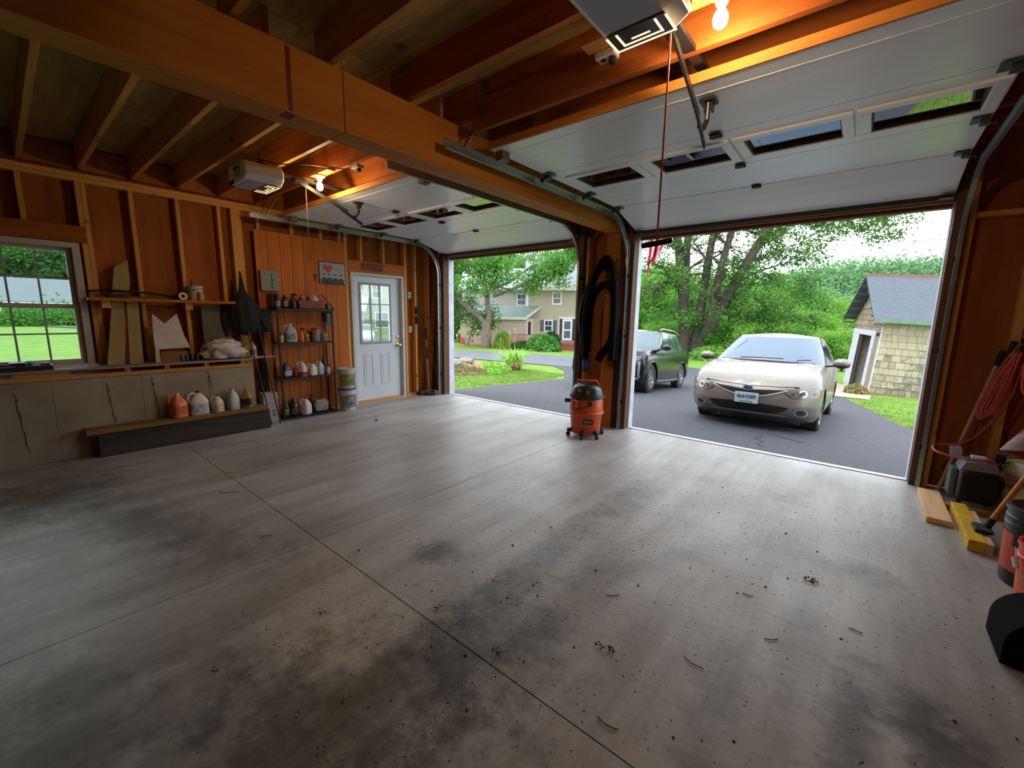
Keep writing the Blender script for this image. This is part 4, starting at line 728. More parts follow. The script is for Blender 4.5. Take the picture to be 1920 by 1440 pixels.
MB().cyl((.93, 4.95, .43), (.93, 4.87, .47), .022, 14).build('motor_end', M('silver_part', '8A8A84', .3, metal=.6), t)
MB().b2((.865, 4.76, .40), (.93, 4.83, .46)).build('pressure_switch', SH, t, bevel=.01)
for p_ in ((.93, 4.72, .33), (.955, 4.72, .29)): MB().lathe([(.001, 0), (.028, 0), (.028, .02), (.001, .02)], p_, 18, m=Euler((R_(90), 0, .2)).to_matrix()).build('gauge', M('gauge_tan', '8A7464', .3, metal=.4), t)
MB().cyl((.83, 4.75, .405), (.87, 4.75, .405), .016, 12).build('red_coupler', M('coupler_red', '9A3A34', .4), t)
MB().cyl((.655, 4.98, .40), (.72, 4.98, .41), .045, 18).build('air_filter', M('filter_white', 'A8A4B8', .4), t)
for x, y in ((.72, 4.75), (.9, 4.93), (1.0, 4.75)): MB().cyl((x, y, 0), (x, y, .07), .018, 10).build('rubber_foot', RUBBER, t)
PINK = M('hose_pink', 'B04A42', .45, var=.1)
def coil(nm, lb_, pts, r, mat=PINK, grp=None): 
    t = thing(nm, lb_, 'hose', pts[0], group=grp); MB().tube(smooth_path(pts, 8), r, 8).build('hose', mat, t, smooth='all'); return t
hs = coil('air_hose', 'red-pink air hose hung in long loops on the wall and trailing to the compressor',
     [(.925, 5.06, 1.22), (.91, 5.05, 1.0), (.84, 5.05, .76), (.80, 5.05, .68), (.775, 5.05, .75), (.80, 5.05, .9), (.87, 5.05, 1.15), (.92, 5.04, 1.24), (.96, 5.04, 1.1), (.93, 5.04, .85), (.86, 5.04, .66), (.80, 5.03, .55), (.76, 5.0, .51), (.68, 4.98, .46), (.58, 4.98, .44), (.545, 4.93, .42), (.57, 4.85, .40), (.68, 4.80, .39), (.83, 4.76, .405)], .0085)
for k_, o_ in enumerate((.0, .012, .03)):
    MB().tube(smooth_path([(.905+o_, 5.02-o_, 1.24), (.88+o_, 5.02, 1.0), (.83+o_, 5.02, .74+o_), (.795+o_, 5.02, .70+o_), (.79+o_, 5.02, .80), (.85+o_, 5.02, 1.05), (.915+o_, 5.01, 1.23)], 8), .0085, 8).build('hose_loop', PINK, hs, smooth='all')
for k_ in range(4):
    r_ = .06+.01*k_; MB().tube([(1.02+r_*math.cos(a)+.01*k_, 4.98-.015*k_, 1.13+1.35*r_*math.sin(a)-.04*k_) for a in np.linspace(0, 2*math.pi, 24)], .009, 8, False).build('hose_loop', M('hose_bright', 'D0503C', .4), hs, smooth='all')
MB().tube([(1.0+.10*math.cos(a), 5.04, 1.22+.10*math.sin(a)) for a in np.linspace(0, math.pi, 12)], .006, 6).build('hook', M('brass_dull', '8A6A34', .4, metal=.6), hs)
t = thing('long_handle_tool', 'long pale wooden tool handle with black grip leaning behind the compressor', 'tool', (.66, 5.0, 0)); MB().tube([(.635, 5.06, .003), (.84, 5.10, 1.12)], .015, 10).build('shaft', M('handle_wood', 'A8805C', .6, var=.1), t); MB().tube([(.84, 5.10, 1.12), (.862, 5.112, 1.24)], .021, 10).build('grip', MATTEB, t); MB().tube([(.885, 5.08, 1.13), (.905, 5.09, 1.32)], .02, 10).build('upper_grip', MATTEB, t)
t = thing('thin_rod', 'thin rod leaning on the plywood behind the wooden handle', 'rod', (.8, 5.1, 0)); MB().tube([(.76, 5.05, .003), (.86, 5.22, .95)], .005, 6).build('rod', M('rod_dim', '7A5A3C', .6), t)
t = thing('push_broom', 'broom with orange-brown handle leaning over the yellow timber', 'broom', (.82, 4.2, 0)); MB().tube([(.795, 4.12, .15), (1.02, 4.25, .75)], .016, 10).build('handle', M('broom_handle', 'B8782C', .5), t); MB().tube([(.775, 4.11, .09), (.80, 4.122, .16)], .020, 10).build('ferrule', MATTEB, t); MB().b2((.71, 4.02, .077), (.80, 4.17, .10)).build('brush', MATTEB, t, bevel=.01)
t = thing('fuel_tank', 'dull red round canister lying on the floor behind the black bucket', 'canister', (.95, 4.02, 0)); MB().lathe([(.001, -.17), (.09, -.16), (.13, -.11), (.135, 0), (.13, .11), (.09, .16), (.001, .17)], (1.0, 3.98, .137), 28, m=Euler((R_(90), 0, .6)).to_matrix()).build('body', M('canister_red', 'A02A34', .35, var=.06), t, smooth=True); MB().tube([(1.0+.139*math.cos(a)*.82-.02, 3.96+.139*math.cos(a)*-.5, .137+.139*math.sin(a)) for a in np.linspace(0, 2*math.pi, 24)], .004, 6, False).build('band', BSTEEL, t)
x, y = .90, 3.56
t = thing('black_bucket', 'tall black lidded bucket with an orange wrap label', 'bucket', (x, y, 0))
MB().lathe([(.001, 0), (.145, 0), (.150, .02), (.158, .33), (.166, .335), (.166, .35), (.158, .355), (.158, .37), (.166, .375), (.166, .39), (.159, .395), (.159, .43), (.001, .43)], (x, y, .002), 36).build('body', BLACK, t, smooth=True)
MB().lathe([(.168, .425), (.168, .445), (.15, .45), (.14, .442), (.001, .442)], (x, y, .002), 36).build('lid', M('lid_black', (.02, .02, .022), .35), t, smooth=True)
def wrap(k, x, y, r0, r1, z0, z1, a0, a1, n=24): return k.grid([[(x+r*math.cos(a), y+r*math.sin(a), z) for a in np.linspace(a0, a1, n)] for r, z in ((r0, z0), (r1, z1))])
wrap(MB(), x, y, .1535, .160, .085, .30, -4.0, -.3).build('label', M('label_orange', 'B84A22', .5, var=.08), t)
MB().grid([[(x+.1615*math.cos(a), y+.1615*math.sin(a), z+dz*abs(a+2.25)*.5) for a in np.linspace(-2.6, -1.9, 10)] for z, dz in ((.215, .13), (.315, 0))]).build('label_badge', M('badge_black', '1A2024', .5, scale=40, c2='0A0C0E'), t)
k = MB()
for i in range(4): wrap(k, x, y, .1562+.0007*i, .1562+.0007*i, .12+.022*i, .127+.022*i, -2.5+.1*i, -1.9)
k.build('label_print', M('print_pale', 'C88A6A', .5), t)
x, y = .87, 3.20
t = thing('orange_bucket', 'bright orange open bucket with white handle grip in front of the black bucket', 'bucket', (x, y, 0))
MB().lathe([(.001, .005), (.125, .002), (.14, .28), (.150, .285), (.150, .30), (.142, .305), (.143, .35), (.150, .355), (.150, .37), (.137, .37), (.12, .02), (.001, .02)], (x, y, 0), 36).build('body', M('bucket_orange', 'D84A12', .4, var=.03), t, smooth=True)
MB().tube([(x-.155, y-.0, .33), (x-.15, y-.08, .22), (x-.05, y-.15, .20), (x+.1, y-.12, .21)], .003, 6).build('bail', WHITEP, t); MB().cyl((x-.158, y-.03, .285), (x-.152, y-.06, .245), .012, 10).build('grip', WHITEP, t)
wrap(MB(), x, y, .1335, .1365, .12, .21, -3.0, -2.3, 10).build('label', M('label_pale', 'D87A5A', .5, scale=30, c2='D85A2A'), t)
t = thing('black_tote', 'black rounded plastic bin at the right edge nearest the camera', 'bin', (.85, 2.75, 0))
k = MB().prism([(.605, .01)]+[(.755-.15*math.cos(a), .10+.15*math.sin(a)) for a in np.linspace(0, math.pi/2, 12)]+[(1.15, .25), (1.15, .005)], 2.60, 2.88, 1); k.build('body', M('tote_black', (.004, .004, .004), .9, var=.1, spec=.1), t, bevel=.004); lab(MB().b2((.69, 2.62, .2505), (1.14, 2.86, .256)).build('lid', M('tote_silver', 'A8B0B8', .15, metal=.7), t), 'shiny silver top')
# pale bag hanging from the wall pole
t = thing('hanging_sheet', 'translucent pinkish-white plastic sheet hanging at the right edge', 'plastic sheet', (.9, 3.9, .7))
rows = []
for i in range(12):
    u = i/11; rows.append([(.735+.33*v*(1)+.02*math.sin(9*v+4*u)+ (1-u)*.14*(1-v), 3.85+.05*math.sin(12*v+2*u)+.1*v, 1.06-.38*u*(1-.35*v)+.0) for v in np.linspace(0, 1, 14)])
MB().grid(rows).build('sheet', M('sheet_pink', 'B8A4AC', .4, var=.1, trans=.4), t, smooth='all', fixn=False)
tag(MB().tube([(1.2, 4.0, .003), (1.08, 3.97, 1.15)], .018, 8).build('timber_post', WZ), 'wooden post behind the hanging plastic sheet', 'post')
# ------------------------------------------------------------ floor debris
tag(MB().sphere((-5.01, 3.16, .019), .019, 8).build('small_ball', M('ball_orange', 'D85A1A', .4), smooth='all'), 'tiny orange ball on the floor before the rack', 'ball')
def litter(x, y, r, n, col, label, seed):
    q = random.Random(seed); k = MB()
    for i in range(n):
        a, d = q.uniform(0, 6.28), r*q.random()**.6; s = r*q.uniform(.15, .4); c = Vector((x+d*math.cos(a), y+d*math.sin(a)*.6, .004+q.random()*.012)); k.box(c, (s, s*.4, .004), (q.uniform(-.4, .4), q.uniform(-.4, .4), q.uniform(0, 3)))
    return tag(k.build('leaf_clump', M('litter_'+col, col, .8, var=.3, scale=60)), label, 'leaf litter')
litter(-.73, 1.56, .045, 16, '2A241C', 'curled dry leaf clump on the floor right of the long joint, centre foreground', 1)
litter(-.08, 2.776, .04, 16, '2E281E', 'dark dry leaf clump on the floor toward the right bay', 2)
litter(-1.09, 1.235, .03, 10, '241812', 'dark curled leaf lying just above the long joint', 3)
litter(-1.49, 1.246, .03, 10, '6A4418', 'ochre crumbs beside the long joint', 4)
litter(-1.88, .404, .022, 8, '3A2810', 'small brown tuft in the left foreground', 5)
litter(-1.90, .862, .03, 5, '3A3430', 'flat dark scrap left of the long joint', 6)
k = MB(); q = random.Random(11)
for i in range(1700):
    if i < 1300: x, y = q.uniform(-2.3, .6), q.uniform(.5, 4.2)
    elif i < 1900: c_ = q.choice([(-1.45, 1.0, .35, .5), (-1.2, 1.35, .25, .4), (-.95, 2.6, .3, .7)]); x, y = q.gauss(c_[0], c_[2]), q.gauss(c_[1], c_[3])
    else: x, y = q.uniform(-5.6, -2), q.uniform(.2, 4.8)
    if y < -.5 or y > 5: continue
    s = q.uniform(.0015, .0042)+(.004 if q.random() < .03 else 0); k.box((x, y, s*.3), (s*q.uniform(.8, 2), s, s*.5), (0, 0, q.uniform(0, 3)))
tag(k.build('grit', M('grit_dark', '2A241E', .9, var=.4, scale=3)), 'scattered dark grit and crumbs over the concrete floor', 'grit', kind='stuff')
TWL = ['thin dark twig in mid-floor between the two leaf clumps', 'long thin twig right of the curled leaf clump, centre foreground', 'short twig left of the dark leaf clump toward the right bay', 'thin twig nearest the camera in the centre foreground', 'short twig beyond the dark leaf clump, toward the right bay', 'longest dark stick, on the left floor before the foundation', 'short twig just left of the long floor joint', 'short twig nearest the black bin at the right']
for i, (x, y, a, L_) in enumerate(((-.9, 1.9, .4, .07), (-.45, 1.75, -.5, .09), (-.2, 2.1, .3, .06), (-.6, 1.25, -.3, .08), (-.35, 2.4, -.2, .05), (-3.9, 1.0, .5, .14), (-2.9, .95, .6, .06), (.1, 2.45, -.4, .05))):
    tag(MB().tube([(x, y, .004), (x+L_*.5*math.cos(a), y+L_*.5*math.sin(a), .006), (x+L_*math.cos(a+.3), y+L_*math.sin(a+.3), .004)], .0022, 5).build('twig', M('twig', '2A2018', .8)), TWL[i], 'twig', 'twigs on the floor')
# ------------------------------------------------------------ ground
GRASS = M('lawn_grass', '6E8C40', .9, scale=1.6, c2='567430', detail=8, bump=.5, spec=.1)
ASPH = M('asphalt', '484A52', .75, scale=22, c2='34363E', detail=10, bump=.6, spec=.35)
ROAD = M('old_road', '666A72', .85, scale=1.5, c2='565A60', detail=8, bump=.2, spec=.2)
def drape(name, rows, mat, dz=.0, sub=8, thick=0):
    out = []
    for (y, a, b) in rows: out.append([(a+(b-a)*i/sub, y, g(y)+dz) for i in range(sub+1)])
    return MB().grid(out).build(name, mat)
ys = [5.3, 6.4, 7.5, 9, 11, 12.7, 15, 18.8, 22, 25, 28, 32, 45, 60, 120, 200]
gr = thing('ground', 'green mown lawn around the driveway', 'lawn', (-10, 20, -.3)); struct(gr)
MB().grid([[(x, y, g(y)) for x in (-200, -80, -40, -20, -10, -6, -3, 0, 3, 10, 30, 80, 200)] for y in ys]).build('lawn_front', GRASS, gr)
MB().grid([[(x, y, -.06) for x in (-200, -60, -25, -10, -6.34)] for y in (-60, -20, -4, 0, 5.3)]).build('lawn_side', GRASS, gr)
dv = drape('driveway', [(5.30, -6.35, 3.2), (6.2, -6.4, 2.2), (7.7, -6.52, 1.25), (9.98, -6.8, .67), (11, -7.0, .52), (12.4, -7.9, .36), (14.4, -9.2, -.04), (16.1, -11.0, -.38), (18, -12, -.6), (20, -13.0, -2.5), (22, -13.0, -6.5)], ASPH, .018, 14)
struct(dv, 'dark asphalt driveway in front of the bays', 'driveway')
near = [(-60, 0), (-45, 4.5), (-30, 9.5), (-20, 13.0), (-16, 14.6), (-12.85, 15.6), (-9.8, 16.2), (-6.5, 18.5)]; far = [(-60, 6), (-48, 10.5), (-36, 15), (-26, 18.6), (-21.6, 19.9), (-17.8, 21.6), (-13.7, 22.2), (-8.2, 20.2)]
rd = MB().grid([[(n_[0]+(f_[0]-n_[0])*i/6, n_[1]+(f_[1]-n_[1])*i/6, g(n_[1]+(f_[1]-n_[1])*i/6)+(.03 if n_[1] > 5.3 else .05)) for i in range(7)] for n_, f_ in zip(near, far)]).build('road', ROAD)
struct(rd, 'pale grey road crossing in front of the tan house', 'road')
tag(drape('gravel_path', [(15.6, -.5, .3), (17, -.62, .35), (18.5, -1.0, .1), (20.5, -1.3, -.1)], M('gravel', '9A9080', .9, var=.25, scale=12, bump=.5), .03, 4), 'pale gravel patch at the foot of the shed doorway', 'gravel', kind='stuff')
def cracks(label, pts):
    return tag(MB().tube([(x, y, g(y)+.0195) for x, y in pts], .0045, 4).build('crack', MATTEB), label, 'crack', 'driveway cracks')
cracks('dark jagged crack in the asphalt before the silver car', [(-.95, 6.6), (-.9, 6.35), (-.98, 6.2), (-.84, 6.05), (-.88, 5.85), (-.78, 5.7)])
cracks('finer crack in the asphalt right of the jagged one', [(-.9, 6.7), (-.7, 6.6), (-.55, 6.5), (-.45, 6.45)])
def spray(name, label, cat, pts, size, mat, parent=None, kind='stuff', up=0, asp=.6):
    P = np.asarray(pts, dtype=np.float32); n = len(P); a = rng.normal(size=(n, 3)); 
    if up: a[:, 2] = np.abs(a[:, 2])*.3+up*3
    a /= np.linalg.norm(a, axis=1)[:, None]; b = rng.normal(size=(n, 3)); b -= (b*a).sum(1)[:, None]*a; b /= np.linalg.norm(b, axis=1)[:, None]
    s = size*rng.uniform(.6, 1.4, n)[:, None]; ha = a*s*.5; hb = b*s*.5*asp
    V = np.stack([P-ha, P+hb, P+ha, P-hb], 1).reshape(-1, 3).astype(np.float32)
    me = bpy.data.meshes.new(name); me.vertices.add(4*n); me.vertices.foreach_set('co', V.ravel()); me.loops.add(4*n); me.loops.foreach_set('vertex_index', np.arange(4*n, dtype=np.int32))
    me.polygons.add(n); me.polygons.foreach_set('loop_start', np.arange(0, 4*n, 4, dtype=np.int32)); me.polygons.foreach_set('loop_total', np.full(n, 4, dtype=np.int32)); me.update(calc_edges=True); me.materials.append(mat)
    o = bpy.data.objects.new(name, me); COL.objects.link(o)
    if parent is not None: o.parent = parent
    if kind: o['kind'] = kind
    if label: o['label'] = label
    if cat: o['category'] = cat
    return o
def leafm(n, a, b, sc=.6): return M(n, a, .6, scale=sc, c2=b, detail=3, trans=.35, spec=.3)
LF = leafm('leaf_maple', '68A040', '346A22', .8); LF2 = leafm('leaf_willow', '5C8838', '2E5820', .7); LF3 = leafm('leaf_light', '84B44A', '4C8428', .5); LF4 = leafm('leaf_dark', '3E6E30', '1E4420', .6); LF5 = leafm('leaf_bright', '5C9A34', '265C1C', .8)
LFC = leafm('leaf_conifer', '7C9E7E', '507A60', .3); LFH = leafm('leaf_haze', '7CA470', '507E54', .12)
BARK = M('bark', '7A7064', .9, scale=5, stretch=(3, 3, .6), c2='4A4238', bump=1, detail=8); BARKD = M('bark_dark', '4E463C', .9, scale=5, stretch=(3, 3, .6), c2='2E2822', bump=1, detail=8)
def grow(k, p, d, L, r, depth, ends, q, spread=.6, lift=.15, n=6):
    pts = [Vector(p)]; rs = [r]; dd = Vector(d).normalized(); m = 4
    for i in range(m):
        dd = (dd+Vector((q.gauss(0, .12), q.gauss(0, .12), q.gauss(0, .08)+lift*.3))).normalized(); pts.append(pts[-1]+dd*L/m); rs.append(r*(1-.4*(i+1)/m))
        if depth <= 2: ends.append((pts[-1], depth))
    k.tube(pts, rs, n if r > .05 else 4, depth == 0)
    if depth > 0:
        for j in range(3 if depth > 1 else 3):
            f = q.choice((2, 3, 4, 4)); dv_ = (dd+Vector((q.gauss(0, spread), q.gauss(0, spread), q.gauss(0, spread*.5)+lift))).normalized()
            grow(k, pts[f], dv_, L*q.uniform(.6, .82), rs[f]*.65, depth-1, ends, q, spread, lift, n)
def tree(name, label, loc, stems, leafmat, bark, nleaf, lsize, clump, seed, spread=.6, lift=.15, cat='tree', group=None, droop=0, asp=.6, flare=0):
    q = random.Random(seed); t = thing(name, label, cat, loc, group=group, local=True); k = MB(); ends = []
    for s_ in stems: grow(k, s_[0], s_[1], s_[2], s_[3], s_[4], ends, q, spread, lift, 9)
    if flare: k.tube([(0, 0, -.2), (0, 0, .25), (0, 0, flare[1])], [flare[0]*1.3, flare[0]*1.05, flare[0]*.95], 14)
    k.build('trunk', bark, t, smooth='all', world=False, fixn=False)
    E_ = np.array([tuple(e[0]) for e in ends]); idx = rng.integers(0, len(E_), nleaf); off = rng.normal(size=(nleaf, 3))*np.array(clump)
    off[:, 2] -= np.abs(rng.normal(size=nleaf))*droop
    spray('foliage', None, None, E_[idx]+off, lsize, leafmat, t, asp=asp); return t
rh = Vector((.769, .639, 0)); fh = Vector((-.637, .77, 0))
def loc_(l, d=0, z=0): return tuple(rh*l+fh*d+Vector((0, 0, z)))
# maple in front of the house
tree('maple_tree', 'leafy maple with a thick forked grey trunk before the tan house', (-22.8, 24.3, -1.1), [(loc_(-.1, 0, 1.9), loc_(-.75, .1, 1), 2.9, .24, 3), (loc_(.15, 0, 1.9), loc_(.35, 0, 1.2), 2.8, .26, 3), (loc_(.5, 0, 4.0), loc_(1.0, -.1, .30), 3.0, .14, 3), (loc_(.3, .2, 4.5), loc_(1.1, .2, .55), 3.4, .13, 3), (loc_(0, 0, 4.0), loc_(-.1, .3, 1.2), 2.8, .16, 3)],
     LF, BARK, 21000, .22, (.42, .42, .26), 5, .62, .08, flare=(.36, 2.1))
tree('sapling', 'thin leafy sapling at the left edge of the left bay view', (-25.2, 24.6, -1.1), [(loc_(0, 0, 0), loc_(.0, 0, 1), 2.4, .07, 2), (loc_(.0, 0, 1.8), loc_(-.5, 0, .7), 1.5, .05, 2)], LF2, BARK, 3200, .18, (.30, .30, .3), 8, .6, .05, droop=.3)
# big many-stemmed tree beyond the driveway
wt = (-9.35, 30.4, -1.45)
def stem_tree(name, label, loc, stems, leafmat, bark, regions, lsize, seed, sc=26.3, asp=.6, clump=(.3, .3, .2)):
    q = random.Random(seed); t = thing(name, label, 'tree', loc, local=True); k = MB(); ends = []
    for pts, r0, r1, twigs in stems:
        P = [Vector(loc_(a, (0 if i == 0 else dd_), b)) for i, (a, b, dd_) in enumerate(pts)]; P = smooth_path(P, 5); n = len(P); k.tube(P, [r0+(r1-r0)*(i/(n-1))**.8 for i in range(n)], 10)
        for w in range(twigs):
            f = q.uniform(.35, 1); pt_ = P[int(f*(n-1))]; dv_ = Vector((q.gauss(0, 1), q.gauss(0, 1), q.gauss(.35, .5))).normalized(); grow(k, pt_, dv_, q.uniform(1.2, 2.3), (r0+(r1-r0)*f)*.32+.015, 2, ends, q, .6, .0, 6)
    k.build('trunk', bark, t, smooth='all', world=False, fixn=False)
    pts = []
    for (l0, l1, z0, z1, d, ncl, npc) in regions:
        for c in range(ncl):
            cl, cz, cd_ = q.uniform(l0, l1), q.uniform(z0, z1), q.gauss(0, d); base_ = Vector(loc_(cl, cd_, cz)); m = rng.normal(size=(npc, 3))*np.array(clump)*q.uniform(.7, 1.5); m[:, 2] -= np.abs(rng.normal(size=npc))*.18; pts.append(m+np.array(base_))
    E_ = np.array([tuple(e[0]) for e in ends]); m = E_[rng.integers(0, len(E_), 6000)]+rng.normal(size=(6000, 3))*np.array([.28, .28, .2]); pts.append(m)
    spray('foliage', None, None, np.concatenate(pts), lsize, leafmat, t, asp=asp); return t
stem_tree('many_stemmed_tree', 'big dark many-stemmed tree beyond the driveway, branches over the silver car', wt,
     [([(-.3, -.2, 0), (-.45, 2.8, 0), (-.85, 5.9, .1), (-1.4, 8.5, .1), (-2.2, 10.4, 0), (-2.9, 12.3, 0)], .42, .16, 9), ([(-.1, -.2, 0), (-.3, 4.3, .5), (-.35, 7.8, .7), (-.25, 10.4, .8), (-.1, 12.7, 1)], .36, .14, 8),
      ([(.2, -.2, 0), (.65, 2.8, .2), (1.0, 6.6, .3), (1.25, 9.3, .3), (1.6, 12.3, .4)], .38, .15, 8), ([(.3, -.2, 0), (1.2, 3.2, -.3), (1.6, 6.6, -.5), (2.2, 9.3, -.6), (3.1, 12, -.6)], .34, .14, 8),
      ([(.5, -.2, 0), (1.55, 2.8, -.2), (2.9, 5.8, -.4), (4.1, 8.3, -.6), (5.1, 9.7, -.8), (6.8, 10.7, -1), (9.0, 11.0, -1), (11, 10.8, -1)], .46, .07, 12), ([(.9, 1.2, 0), (2.0, 4.3, .3), (4.1, 5.9, .5), (6.0, 6.6, .6)], .17, .04, 6), ([(-.6, 4.5, 0), (-2.0, 6.0, -.3), (-3.4, 6.6, -.5)], .14, .04, 5)],
     LF2, BARKD, [(-3.2, 4.5, 2.6, 7.0, 1.2, 60, 130), (2.5, 8.2, 1.8, 6.0, 1.0, 60, 120), (3.5, 9.5, 6.8, 11.5, 1.0, 110, 80), (-3.8, -1.2, 7.5, 11.5, .8, 26, 60), (0, 4, 8.5, 12, 1, 30, 50), (9, 13.5, 8.6, 11.6, 1.0, 70, 70)], .17, 12)
stem_tree('bare_branch_tree', 'fine airy branches reaching over the top right of the right bay', (2.2, 24.5, -1.2),
     [([(2.2, -.1, 0), (2.1, 4.0, 0), (1.8, 8.0, 0), (1.5, 12, 0)], .25, .1, 2), ([(2.0, 5.5, 0), (.8, 7.6, 0), (-.6, 8.4, 0), (-2.2, 8.3, 0)], .09, .02, 12), ([(1.9, 7.0, 0), (.9, 9.2, .3), (-.4, 9.8, .3), (-2.0, 9.9, .3)], .08, .02, 9)],
     LF2, BARKD, [(-3.4, .6, 7.6, 10, .6, 46, 44)], .085, 21)
# background trees: a few meshes shared by many things
def place(proto, first, label, x, y, s, rz, group):
    o = proto if first else copytree(proto)
    o.location = (x, y, g(y)-.1); o.scale = (s*1.15, s*1.15, s); o.rotation_euler = (0, 0, rz); o['label'] = label
    if group: o['group'] = group
    return o
def proto_broad(nm, lm, n, ls, seed, h=6):
    return tree(nm, 'tree', (0, 0, 0), [((0, 0, 0), (0, 0, 1), h*.45, .16, 3), ((0, 0, h*.3), (.3, .3, 1), h*.35, .10, 3), ((0, 0, h*.15), (-.6, .4, .7), h*.3, .08, 3), ((0, 0, h*.12), (.5, -.6, .6), h*.3, .08, 2)], lm, BARKD, n, ls, (.55, .55, .5), seed, .7, .1)
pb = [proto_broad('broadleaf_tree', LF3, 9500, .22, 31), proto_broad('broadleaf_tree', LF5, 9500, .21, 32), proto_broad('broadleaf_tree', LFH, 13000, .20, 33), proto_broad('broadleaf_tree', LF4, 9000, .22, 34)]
def conif(seed):
    q = random.Random(seed); t = thing('conifer_tree', 'conifer', 'tree', (0, 0, 0), local=True); k = MB().tube([(0, 0, 0), (0, 0, 11.5)], [.18, .02], 6); k.build('trunk', BARKD, t, world=False)
    pts = []
    for i in range(150):
        z = 1.0+10.8*q.random()**.85; r = (12-z)*.33*q.uniform(.6, 1.15); a = q.uniform(0, 6.28)
        for j in range(34): f = q.random()**.7; pts.append((r*f*math.cos(a)+q.gauss(0, .10), r*f*math.sin(a)+q.gauss(0, .10), z-.22*f*r+q.gauss(0, .06)))
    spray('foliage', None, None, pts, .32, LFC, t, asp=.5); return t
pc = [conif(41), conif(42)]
used = {}
ORD = ['first', 'second', 'third', 'fourth', 'fifth', 'sixth', 'seventh', 'eighth', 'ninth', 'tenth', 'eleventh', 'twelfth', 'thirteenth', 'fourteenth', 'fifteenth', 'sixteenth', 'seventeenth', 'eighteenth', 'nineteenth', 'twentieth', 'twenty-first', 'twenty-second', 'twenty-third', 'twenty-fourth', 'twenty-fifth', 'twenty-sixth', 'twenty-seventh', 'twenty-eighth', 'twenty-ninth', 'thirtieth']
def put(kind, i, label, x, y, s, group=None):
    lst = pb if kind == 'b' else pc; key = (kind, i); f = key not in used; used[key] = 1
    return place(lst[i], f, label, x, y, s, random.uniform(0, 6), group)
def polar(px, dep): 
    l = (px-960)/793*dep; v = rh*l+fh*dep; return v.x, v.y
LBL = {0: 'light green leafy tree', 1: 'fresh green leafy tree', 2: 'hazy pale green tree', 3: 'dark green leafy tree'}
G1, G2, G3, G4 = 'trees behind the tan house', 'understorey beyond the driveway', 'wooded slope behind the shed', 'trees beyond the side lawn'
for n_, (px, d, s, i) in enumerate(sorted(((850, 52, 1.5, 0), (880, 58, 1.7, 1), (915, 62, 1.8, 2), (950, 60, 1.7, 0), (990, 64, 1.8, 2), (1035, 62, 1.7, 1), (1075, 58, 1.6, 2), (1110, 56, 1.6, 0), (862, 44, .9, 1), (885, 46, 1.0, 3)))):
    put('b', i, LBL[i]+', '+ORD[n_]+' from the left behind the tan house', *polar(px, d), s, G1)
for n_, (px, d, s, i) in enumerate(sorted(((1196, 40, 1.0, 0), (1222, 43, 1.15, 1), (1250, 38, .8, 1), (1268, 45, 1.2, 0), (1325, 40, .95, 1), (1352, 44, 1.1, 3), (1385, 38, .95, 1), (1412, 42, 1.1, 1), (1442, 38, .9, 0), (1468, 42, 1.1, 1), (1205, 52, 1.5, 1), (1240, 56, 1.5, 0), (1300, 52, 1.3, 0), (1340, 56, 1.4, 1), (1400, 54, 1.25, 1), (1238, 34, .5, 1), (1330, 34, .5, 0), (1360, 36, .55, 1), (1345, 29, .42, 1), (1385, 28, .42, 0), (1425, 29, .46, 1), (1465, 27, .42, 0), (1500, 26, .40, 1), (1215, 31, .4, 0), (1258, 33, .42, 0), (1190, 34, .6, 1)))):
    put('b', i, LBL[i]+', '+ORD[n_]+' from the left around the many-stemmed tree', *polar(px, d), s, G2)
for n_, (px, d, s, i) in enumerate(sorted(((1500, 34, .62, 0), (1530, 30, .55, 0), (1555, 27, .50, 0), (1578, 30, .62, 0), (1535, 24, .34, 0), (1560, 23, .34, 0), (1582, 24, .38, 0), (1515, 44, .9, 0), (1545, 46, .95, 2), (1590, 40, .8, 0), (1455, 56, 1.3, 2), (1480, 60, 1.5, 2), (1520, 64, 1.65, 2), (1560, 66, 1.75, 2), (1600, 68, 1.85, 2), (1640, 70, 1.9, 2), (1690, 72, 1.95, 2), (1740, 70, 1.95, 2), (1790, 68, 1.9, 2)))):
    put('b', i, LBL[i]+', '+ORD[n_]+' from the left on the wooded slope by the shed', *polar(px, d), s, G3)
for n_, (px, d, s, i) in enumerate(sorted(((1490, 74, .85, 0), (1522, 72, .95, 1), (1570, 78, 1.15, 0), (1598, 76, 1.05, 1), (1622, 74, 1.1, 0), (1660, 80, 1.2, 1), (1685, 76, 1.15, 0), (1716, 78, 1.2, 1), (1752, 74, 1.15, 0), (1776, 78, 1.25, 1), (1450, 70, .9, 1), (1505, 50, .62, 1), (1538, 54, .62, 0)))):
    put('c', i, 'pointed conifer, '+ORD[n_]+' from the left on the skyline behind the shed', *polar(px, d), s, 'conifers on the skyline')
for n_, (x, y, s, i) in enumerate(sorted(((-80, -10, 1.7, 3), (-78, -3, 1.6, 1), (-76, 2, 1.5, 3), (-80, 7, 1.8, 3), (-74, 11, 1.5, 1), (-72, -8, 1.3, 0), (-86, 3, 2.1, 3), (-86, -5, 2.1, 3), (-84, 12, 2.1, 3)))):
    put('b', i, LBL[i]+' through the window, '+ORD[n_]+' from the left beyond the side lawn' if False else LBL[i]+' through the window, '+ORD[n_]+' counted from the far left', x, y, s, G4).location.z = -.3
